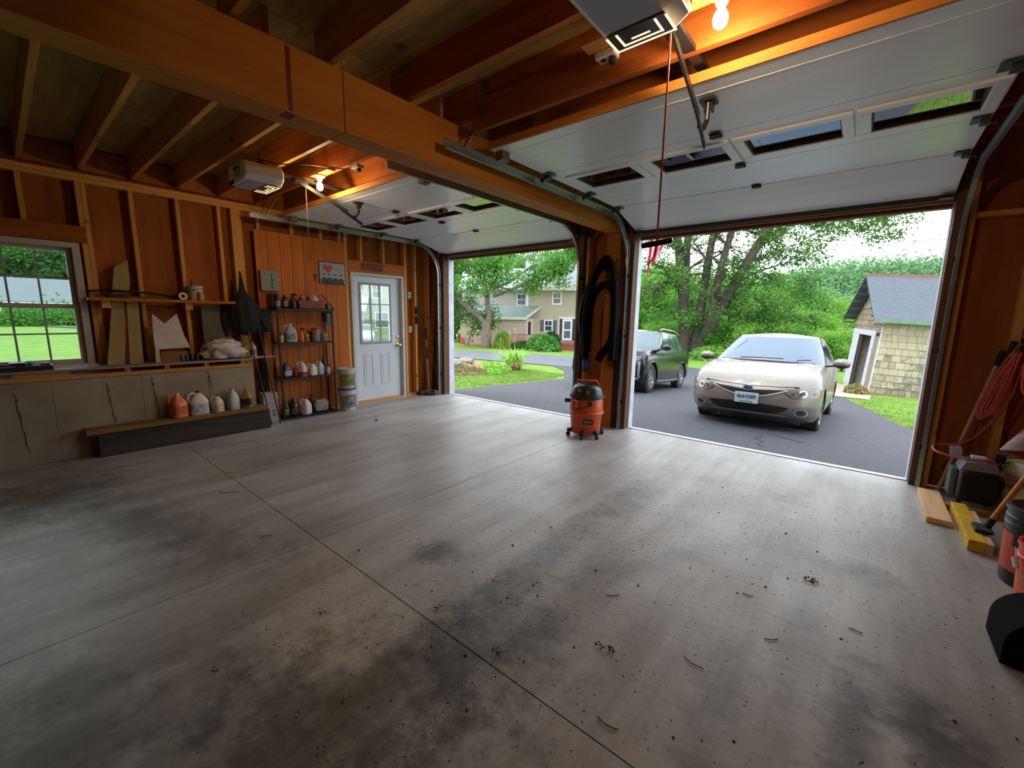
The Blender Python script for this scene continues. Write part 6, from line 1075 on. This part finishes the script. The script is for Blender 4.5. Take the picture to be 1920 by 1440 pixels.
# ------------------------------------------------------------ cars (local: x forward, y left, z up, origin on the ground under the front axle)
TIRE = M('tyre', (.014, .014, .015), .8, var=.2, bump=.2, scale=30); DARK = M('wheel_well', (.004, .004, .004), .9); LAMPG = M('lamp_glass', '70726C', .1, metal=.35, var=.25, scale=9); RIM = M('alloy', 'A8ACB0', .25, metal=.9, var=.05)
def car(nm, label, S, paint, glassm):
    t = thing(nm, label, 'car', (0, 0, 0), local=True)
    nose, tail, HWd = S['nose'], S['tail'], S['hw']; zb = S['zb']
    def zt(x):  return float(np.interp(x, S['zx'], S['zz']))
    def prof(v): return float(np.interp(v, S['pv'], S['pf'])), float(np.interp(v, S['pv'], S['pw'])), float(np.interp(v, S['pv'], S['pr']))
    nF, nS = 12, 26; ee = S.get('e', 2.7); CF, CR = S['cf'], .45
    def outline(v):
        df, w, dr = prof(v); F = nose+df; Rr = tail-dr; Wd = HWd*w; pts = []
        for i in range(nF+1):
            lat = Wd*math.sin(math.pi/2*i/nF)**.9 if i < nF else Wd; q = max(0, 1-(lat/Wd)**ee)**(1/ee); pts.append((F-CF*(1-q), lat))
        x0, x1 = F-CF, Rr+CR
        for i in range(1, nS): f = i/nS; pts.append((x0+(x1-x0)*f, Wd*(1+.0*f)))
        for i in range(nF+1):
            lat = Wd*math.cos(math.pi/2*i/nF)**.9 if i > 0 else Wd; q = max(0, 1-(lat/Wd)**ee)**(1/ee); pts.append((Rr+CR*(1-q), lat))
        return pts
    def zof(x, v):
        b = zb+.04*max(0, (abs(x-(nose+tail)/2)/((nose-tail)/2))**6)*S.get('rk', 2); return b+(zt(x)-b)*v
    def surf_front(lat, z, d=0):
        x = nose-.1
        for _ in range(6):
            b = zof(x, 0); v = (z-b)/max(.05, zt(x)-b); v = max(0, min(1, v)); df, w, dr = prof(v); Wd = HWd*w; q = max(0, 1-min(1, abs(lat)/Wd)**ee)**(1/ee); x = nose+df-CF*(1-q)
        a = 1-q; nx = 1/math.sqrt(1+(a*2.2)**2); return (x+d*nx, lat+d*math.copysign(math.sqrt(1-nx*nx), lat), z)
    nv = 14; lv = [i/nv for i in range(nv+1)]; half = [[(x, y, zof(x, v)) for x, y in outline(v)] for v in lv]; n = len(half[0])
    k = MB(); ring = [h+[(x, -y, z) for x, y, z in reversed(h[1:-1])] for h in half]; k.grid(ring, True)
    top = half[-1]; K = 8; crown = S['crown']
    rows = []
    for (x, y, z) in top: rows.append([(x, y*(1-2*j/K), z+crown*(1-(1-2*j/K)**2)*min(1, y/.5)*min(1, max(0, (nose-x-.02)/.55))+S.get('crease', 0)*math.exp(-((abs(1-2*j/K)-.72)/.12)**2)*min(1, y/.5)*min(1, max(0, (nose-x)/.5))) for j in range(K+1)])
    k.grid(rows); rows = [[(x, y*(1-2*j/4), z) for j in range(5)] for (x, y, z) in half[0]]; k.grid(rows)
    me = bpy.data.meshes.new('body'); me.from_pydata(k.v, [], k.f); bm = bmesh.new(); bm.from_mesh(me); bmesh.ops.remove_doubles(bm, verts=bm.verts, dist=.0008); bmesh.ops.dissolve_degenerate(bm, edges=bm.edges, dist=.0005)
    bmesh.ops.recalc_face_normals(bm, faces=bm.faces); bm.to_mesh(me); bm.free(); me.materials.append(paint); me.materials.append(DARK)
    body = bpy.data.objects.new('body', me); COL.objects.link(body)
    cuts = []
    for ax_ in (0, -S['wb']):
        for sg in (1, -1):
            c = MB().cyl((ax_, sg*(HWd-.30), S['wr']), (ax_, sg*(HWd+.2), S['wr']), S['wr']+.055, 32).build('cut', DARK, world=False); c.data.materials.clear(); c.data.materials.append(DARK); cuts.append(c)
            md = body.modifiers.new('b', 'BOOLEAN'); md.operation = 'DIFFERENCE'; md.object = c; md.solver = 'EXACT'
            try: md.material_mode = 'TRANSFER'
            except Exception: pass
    bpy.context.view_layer.update(); me2 = bpy.data.meshes.new_from_object(body.evaluated_get(bpy.context.evaluated_depsgraph_get()))
    body.modifiers.clear(); body.data = me2
    for c in cuts: bpy.data.objects.remove(c)
    body.parent = t; me2.shade_smooth(); me2.set_sharp_from_angle(angle=R_(32))
    # greenhouse
    G = S['gh']; m_ = 10
    def go(v):
        F = G['f0']+(G['f1']-G['f0'])*v**G.get('pv', 1.0); Rr = G['r0']+(G['r1']-G['r0'])*v; Wd = G['w0']+(G['w1']-G['w0'])*v**1.3; Cf = .42*(1-.25*v); pts = []
        for i in range(nF+1):
            lat = Wd*math.sin(math.pi/2*i/nF) if i < nF else Wd; q = max(0, 1-(lat/Wd)**3.2)**(1/3.2); pts.append((F-Cf*(1-q), lat))
        x0, x1 = F-Cf, Rr+.35
        for i in range(1, 16): f = i/16; pts.append((x0+(x1-x0)*f, Wd))
        for i in range(nF+1):
            lat = Wd*math.cos(math.pi/2*i/nF) if i > 0 else Wd; q = max(0, 1-(lat/Wd)**3)**(1/3); pts.append((Rr+.35*(1-q), lat))
        return pts
    def gz(v, x): zb_ = zt(x)-.02+ (crown*.6 if x > G['f0']-.6 else 0); b = G['z0']; return b+(G['z1']-b)*v
    hv = [[(x, y, gz(v, x)) for x, y in go(v)] for v in [i/m_ for i in range(m_+1)]]
    k = MB(); k.grid([h+[(x, -y, z) for x, y, z in reversed(h[1:-1])] for h in hv], True)
    rows = []
    for (x, y, z) in hv[-1]: rows.append([(x, y*(1-2*j/K), z+G['crown']*(1-(1-2*j/K)**2)*min(1, y/.4)*min(1, max(0, (G['f1']-x)/.35))) for j in range(K+1)])
    k.grid(rows); me = bpy.data.meshes.new('cabin'); me.from_pydata(k.v, [], k.f); bm = bmesh.new(); bm.from_mesh(me); bmesh.ops.remove_doubles(bm, verts=bm.verts, dist=.001); bmesh.ops.recalc_face_normals(bm, faces=bm.faces); bm.to_mesh(me); bm.free(); me.materials.append(paint); me.shade_smooth(); me.set_sharp_from_angle(angle=R_(35))
    cabn = bpy.data.objects.new('cabin', me); COL.objects.link(cabn); cabn.parent = t
    def gpt(i, v, d):   # i index along half outline (float), negative = other side
        s_ = 1 if i >= 0 else -1; a = abs(i); pts = go(v); j = min(int(a), len(pts)-2); f = a-j; x = pts[j][0]*(1-f)+pts[j+1][0]*f; y = pts[j][1]*(1-f)+pts[j+1][1]*f
        x2, y2 = pts[min(j+1, len(pts)-1)]; tx, ty = x2-pts[j][0], y2-pts[j][1]; L_ = math.hypot(tx, ty) or 1; nx, ny = -ty/L_*-1, tx/L_*-1
        sl = .6; return (x+d*(ty/L_), s_*(y+d*(-tx/L_)), gz(v, x)+d*.5)
    def gpatch(nm_, i0, i1, v0, v1, mat, d=.006, nn=24, par=None):
        return MB().grid([[gpt(i0+(i1-i0)*a/nn, v0+(v1-v0)*b/8, d) for a in range(nn+1)] for b in range(9)]).build(nm_, mat, par or t, smooth='all', world=False)
    ws_ = gpatch('windshield', -(nF-1.6), nF-1.6, .03, .93, glassm, .008, 40)
    for s_ in (1, -1):
        for (a, b) in S['sidewin']: gpatch('side_window', s_*(nF+a), s_*(nF+b), .12, .88, glassm, .006, 10)
    def fpatch(nm_, la, lb, zlo, zhi, mat, d=.006, nn=24, mz=6, par=None, smooth='all'):
        rows = []
        for b in range(mz+1):
            rows.append([])
            for a in range(nn+1):
                l = la+(lb-la)*a/nn; z0 = zlo(l) if callable(zlo) else zlo; z1 = zhi(l) if callable(zhi) else zhi; rows[-1].append(surf_front(l, z0+(z1-z0)*b/mz, d))
        return MB().grid(rows).build(nm_, mat, par or t, smooth=smooth, world=False)
    def fdisk(nm_, lat, z, r, mat, d=.008, par=None, ry=1):
        vs = [surf_front(lat, z, d)]+[surf_front(lat+r*math.cos(a), z+r*ry*math.sin(a), d) for a in [2*math.pi*i/20 for i in range(20)]]
        return MB().add(vs, [(0, i+1, (i+1) % 20+1) for i in range(20)]).build(nm_, mat, par or t, world=False)
    # wheels
    def wheel():
        wr = S['wr']; w = MB().lathe([(wr*.64, -.10), (wr*.9, -.11), (wr, -.085), (wr, .085), (wr*.9, .11), (wr*.64, .10), (wr*.64, -.10)], (0, 0, 0), 36, m=Euler((R_(-90), 0, 0)).to_matrix(), cap=False).build('wheel', TIRE, t, smooth=True, world=False)
        r = MB().lathe([(wr*.64, -.09), (wr*.66, .09), (wr*.60, .10), (wr*.56, .05), (wr*.5, .02), (.001, .02)], (0, 0, 0), 32, m=Euler((R_(-90), 0, 0)).to_matrix(), cap=False)
        for i in range(S.get('spokes', 5)):
            a = 2*math.pi*i/S.get('spokes', 5); d = Vector((math.cos(a), 0, math.sin(a))); r.bar(d*.03+Vector((0, .07, 0)), d*wr*.62+Vector((0, .085, 0)), .05, .03, (0, 1, 0))
        r.cyl((0, .02, 0), (0, .095, 0), .05, 14); r.build('rim', RIM, w, smooth=True, world=False); return w
    for ax_ in (0, -S['wb']):
        for sg in (1, -1):
            w = wheel(); w.location = (ax_, sg*(HWd-.125), S['wr']); w.rotation_euler = (0, 0, (0 if sg > 0 else math.pi)+(S.get('steer', 0) if ax_ == 0 else 0))
    # mirrors
    for sg in (1, -1):
        mx_ = S['mir']; m = MB().sphere((mx_[0], sg*mx_[1], mx_[2]), .10, 8, sx=.75, sy=1.15, sz=.72).build('mirror', S.get('mirmat', paint), t, smooth='all', world=False)
        MB().sphere((mx_[0]-.005, sg*mx_[1], mx_[2]-.035), .095, 8, sx=.75, sy=1.12, sz=.5).build('mirror_base', BLACK, m, smooth='all', world=False); MB().bar((mx_[0]-.03, sg*(mx_[1]-.05), mx_[2]-.04), (mx_[0]-.05, sg*(G['w0']-.02), mx_[2]-.07), .07, .03).build('mirror_arm', BLACK, m, world=False)
    # door seams
    for x in S['seams']:
        for sg in (1, -1): MB().add([(x-.004, sg*(HWd*prof(v)[1]+.002), zof(x, v)) for v in (.12, .5, .95)]+[(x+.004, sg*(HWd*prof(v)[1]+.002), zof(x, v)) for v in (.95, .5, .12)], [(0, 1, 4, 5), (1, 2, 3, 4)]).build('door_seam', DARK, t, world=False)
    return t, fpatch, fdisk, surf_front, zt
SILV = M('paint_silver', '76726C', .38, metal=.4, var=.02, scale=200, coat=.35); CGL = M('car_glass', '55687A', .05, metal=.8, var=.06, scale=1.2)
S = dict(nose=.90, tail=-3.5, hw=.87, zb=.19, cf=.56, wr=.315, wb=2.62, crown=.055, crease=.012, e=3.0, zx=[-3.5, -3.2, -2.4, -.9, -.25, .25, .65, .90], zz=[.92, 1.06, 1.06, 1.03, 1.01, .925, .81, .70],
         pv=[0, .12, .35, .6, .8, .93, 1], pf=[-.14, -.04, .0, .0, -.02, -.05, -.12], pw=[.93, .985, 1, 1, .99, .955, .90], pr=[-.1, 0, 0, 0, -.03, -.06, -.1],
         gh=dict(f0=-.12, f1=-1.02, r0=-3.35, r1=-2.85, w0=.80, w1=.60, z0=.98, z1=1.48, crown=.06), sidewin=((.6, 6.5), (7.0, 12)), mir=(-.52, 1.0, 1.07), seams=(-.45, -1.5, -2.3))
c1, fp_, fd_, sf_, zt_ = car('silver_car', 'silver-tan hatchback parked facing the right bay, blue and white licence plate', S, SILV, CGL)
# front details
def hood(l): return .735-.075*(abs(l)/.6)**2
fp_('bonnet_gap', -.60, .60, lambda l: .688+.03*(abs(l)/.6)**2-.004, lambda l: .688+.03*(abs(l)/.6)**2+.004, DARK, .004, 40, 1)
gpx = MB().tube([(-.06-.28*(abs(l)/.7)**2.2, l, 1.045-.02*abs(l)) for l in np.linspace(-.68, .68, 20)], .014, 6).build('cowl_strip', BLACK, c1, world=False)
gr_ = fp_('grille', -.47, .47, lambda l: .535+.125*(abs(l)/.47)**1.7, lambda l: .672-.004*(abs(l)/.47), MATTEB, .010, 36, 6)
k = MB()
for zc in (.575, .61, .645):
    hwz = .47*min(1, ((zc-.535)/.125))**(1/1.7); rows = [[sf_(l, z, .016) for l in np.linspace(-hwz+.01, hwz-.01, 30)] for z in (zc-.006, zc+.006)]; k.grid(rows)
k.build('grille_bar', M('grille_bar', '2A2A2C', .3), gr_, world=False)
for s_ in (1, -1): fp_('grille_wing', s_*.07, s_*.47, lambda l: .63+.035*((abs(l)-.07)/.40), lambda l: .676, CHROME if False else M('bright_trim', 'B8B8B8', .25, metal=.3), .018, 16, 3, gr_)
fp_('lower_trim', -.49, .49, lambda l: .520+.125*(abs(l)/.47)**1.7-.0, lambda l: .535+.125*(abs(l)/.47)**1.7, M('bright_trim', 'B8B8B8', .25, metal=.3), .016, 36, 2, gr_)
fd_('badge_ring', 0, .652, .072, M('bright_trim', 'B8B8B8', .25, metal=.3), .024, gr_, .55); fd_('badge', 0, .652, .064, M('badge_blue', '14204A', .2, coat=1), .026, gr_, .53)
k = MB()
for a, b, r in ((-.035, .008, .009), (.01, .014, .006), (.025, .004, .006), (.005, -.008, .006), (.03, -.012, .006), (-.01, -.002, .005)):
    vs = [sf_(a+r*math.cos(q)*(1.0 if i_ % 2 == 0 else .35), .652+b+r*math.sin(q)*(1.0 if i_ % 2 == 0 else .35), .028) for i_, q in enumerate([math.pi*j/4 for j in range(8)])]; k.add(vs, [tuple(range(8))])
k.build('badge_stars', CHROME, gr_, world=False)
for s_ in (1, -1):
    hl = fp_('headlight', s_*.47, s_*.858, lambda l: .55+.035*((abs(l)-.47)/.39)+.07*max(0, 1-(abs(l)-.47)/.09), lambda l: .672+.060*((abs(l)-.47)/.39), LAMPG, .012, 24, 8)
    fd_('lamp_projector', s_*.665, .630, .047, M('lamp_chrome', 'C8CCCC', .1, metal=1), .017, hl); fd_('lamp_lens', s_*.665, .630, .032, M('lens_dark2', '3A4248', .05), .020, hl); fd_('inner_lamp', s_*.58, .622, .028, M('lamp_chrome', 'C8CCCC', .1, metal=1), .017, hl)
    fp_('indicator', s_*.785, s_*.83, .61, .655, M('amber_lens', 'A0562A', .2), .017, 6, 4, hl)
    fg_ = fd_('fog_surround', s_*.665, .355, .078, M('bright_trim', 'B8B8B8', .25, metal=.3), .010, None, .72); fd_('fog_lamp', s_*.665, .355, .062, M('fog_dark', '2E3236', .15, var=.4, scale=20), .013, fg_, .72)
    fp_('bonnet_crease', s_*.56, s_*.62, .70, .715, DARK, .003, 4, 1)
fp_('lower_intake', -.52, .52, lambda l: .305+.10*(abs(l)/.52)**6, lambda l: .445-.03*(abs(l)/.52)**2, MATTEB, .010, 40, 5)
fp_('intake_lip', -.50, .50, .275, .300, M('bright_trim', 'B8B8B8', .25, metal=.3), .014, 40, 2)
fp_('under_valance', -.72, .72, .20, .235, MATTEB, .004, 40, 1)
pz = .505; px0 = sf_(0, pz, .03)[0]
pt = MB().box((px0, 0, pz), (.008, .31, .155)).build('licence_plate', M('plate_blue', 'A8C0D0', .4, var=.08, scale=12), c1, world=False, bevel=.003)
text('464•5989', .082, M('plate_ink', '1A4A4A', .5), pt, frame((px0+.0055, 0, pz+.012), (0, 1, 0), (0, 0, 1)), font_bold=True, sx=.80); text('NEW HAMPSHIRE', .022, M('plate_ink', '1A4A4A', .5), pt, frame((px0+.0055, 0, pz-.055), (0, 1, 0), (0, 0, 1)))
k = MB()
for a, b in (((-.12, -.35), (-.18, .25)), ((-.12, .45), (-.18, .62))):
    k.tube([(-.12, a[1], 1.075), (-.24, (a[1]+b[1])/2, 1.085), (-.25, b[1], 1.09)], .009, 5)
k.build('wiper', BLACK, c1, world=False)
MB().tube([(-.40, -.60, 1.10), (-.86, -.42, 1.40)], .003, 5).build('aerial', BLACK, c1, world=False)
MB().box((-.95, .0, 1.33), (.03, .22, .06)).build('rear_view_mirror', BLACK, c1, world=False)
c1.matrix_world = Matrix.Translation((-1.235, 7.80, g(7.8)-.03)) @ Matrix.Rotation(R_(-90.5), 4, 'Z') @ Matrix.Rotation(R_(-3.6), 4, 'Y')
# dark crossover
NAVY = M('paint_black', (.003, .004, .009), .14, metal=0, var=.02, coat=.2, spec=.4); CGL2 = M('suv_glass', '55686E', .04, metal=.7, var=.06, scale=1.2)
S2 = dict(nose=.93, tail=-3.88, hw=.95, zb=.24, cf=.55, wr=.375, wb=2.86, crown=.07, crease=.01, e=3.0, rk=3, zx=[-3.88, -3.6, -2.6, -.9, -.30, .35, .80, .93], zz=[1.05, 1.14, 1.14, 1.10, 1.10, 1.05, 1.0, .95],
          pv=[0, .1, .3, .6, .85, 1], pf=[-.15, -.05, 0, 0, -.02, -.07], pw=[.94, .985, 1, 1, .975, .92], pr=[-.1, 0, 0, -.02, -.05, -.1],
          gh=dict(f0=-.30, f1=-1.15, r0=-3.75, r1=-3.2, w0=.84, w1=.66, z0=1.06, z1=1.60, crown=.06), sidewin=((.8, 6.0), (6.5, 11), (11.5, 14.5)), mir=(-.68, 1.04, 1.18), seams=(-.45, -1.55, -2.6), steer=.0, spokes=10, mirmat=NAVY)
c2, fp_, fd_, sf_, zt_ = car('dark_crossover', 'glossy black crossover half hidden behind the pillar', S2, NAVY, CGL2)
gr_ = fp_('grille', -.46, .46, lambda l: .56+.10*(abs(l)/.46)**3, .88, MATTEB, .012, 24, 6)
k = MB()
for zc in (.60, .65, .70, .75, .80, .85): k.grid([[sf_(l, z, .02) for l in np.linspace(-.43+.05*(zc < .62), .43-.05*(zc < .62), 24)] for z in (zc-.008, zc+.008)])
k.build('grille_bar', CHROME, gr_, world=False)
fd_('crest', 0, .76, .075, M('crest_silver', 'C8B890', .2, metal=.8), .026, gr_, .8)
for s_ in (1, -1):
    fp_('headlight', s_*.56, s_*.86, lambda l: .82, lambda l: .88+.05*((abs(l)-.56)/.3), M('lamp_dark', '5A6068', .1, metal=.3), .012, 14, 6); fp_('running_lamp', s_*.83, s_*.87, .42, .80, M('drl_pale', '9A9EA4', .2, metal=.5), .010, 4, 12)
    fp_('lower_chrome', s_*.60, s_*.84, .38, .42, CHROME, .014, 12, 2); MB().tube([(-1.2, s_*.66, 1.63), (-1.5, s_*.66, 1.69), (-2.8, s_*.66, 1.69), (-3.2, s_*.66, 1.62)], .016, 8).build('roof_rail', CHROME, c2, world=False)
    MB().tube([(.4, s_*.93, .33), (.0, s_*.93, .33)], .001, 4)
    MB().b2((-2.4, s_*.945-.012, .30), (-.45, s_*.945+.012, .33)).build('sill_trim', CHROME, c2, world=False)
fp_('lower_intake', -.55, .55, .34, .46, MATTEB, .01, 20, 3)
for s_ in (1, -1):
    for ax_ in (0, -2.86):
        MB().tube([(ax_+.43*math.cos(a), s_*.945, .375+.43*math.sin(a)) for a in np.linspace(0, math.pi, 20)], .014, 6).build('arch_trim', NAVY, c2, world=False)
fx = math.atan2(10.17-12.8, -3.91+4.22)
c2.matrix_world = Matrix.Translation((-4.83, 9.95, g(10)-.03)) @ Matrix.Rotation(R_(-86), 4, 'Z') @ Matrix.Rotation(R_(-4.8), 4, 'Y')
# neighbour car through the door glass
S3 = dict(S); S3['mir'] = (-.52, .95, .99)
c3, fp_, fd_, sf_, zt_ = car('distant_car', 'pale small car parked by the grey neighbour house, seen through the white door glass', S3, M('paint_pale', 'A8B0B4', .3, metal=.3, coat=1), CGL2)
c3.matrix_world = Matrix.Translation((-28.0, 16.8, g(16.8))) @ Matrix.Rotation(R_(-30), 4, 'Z')
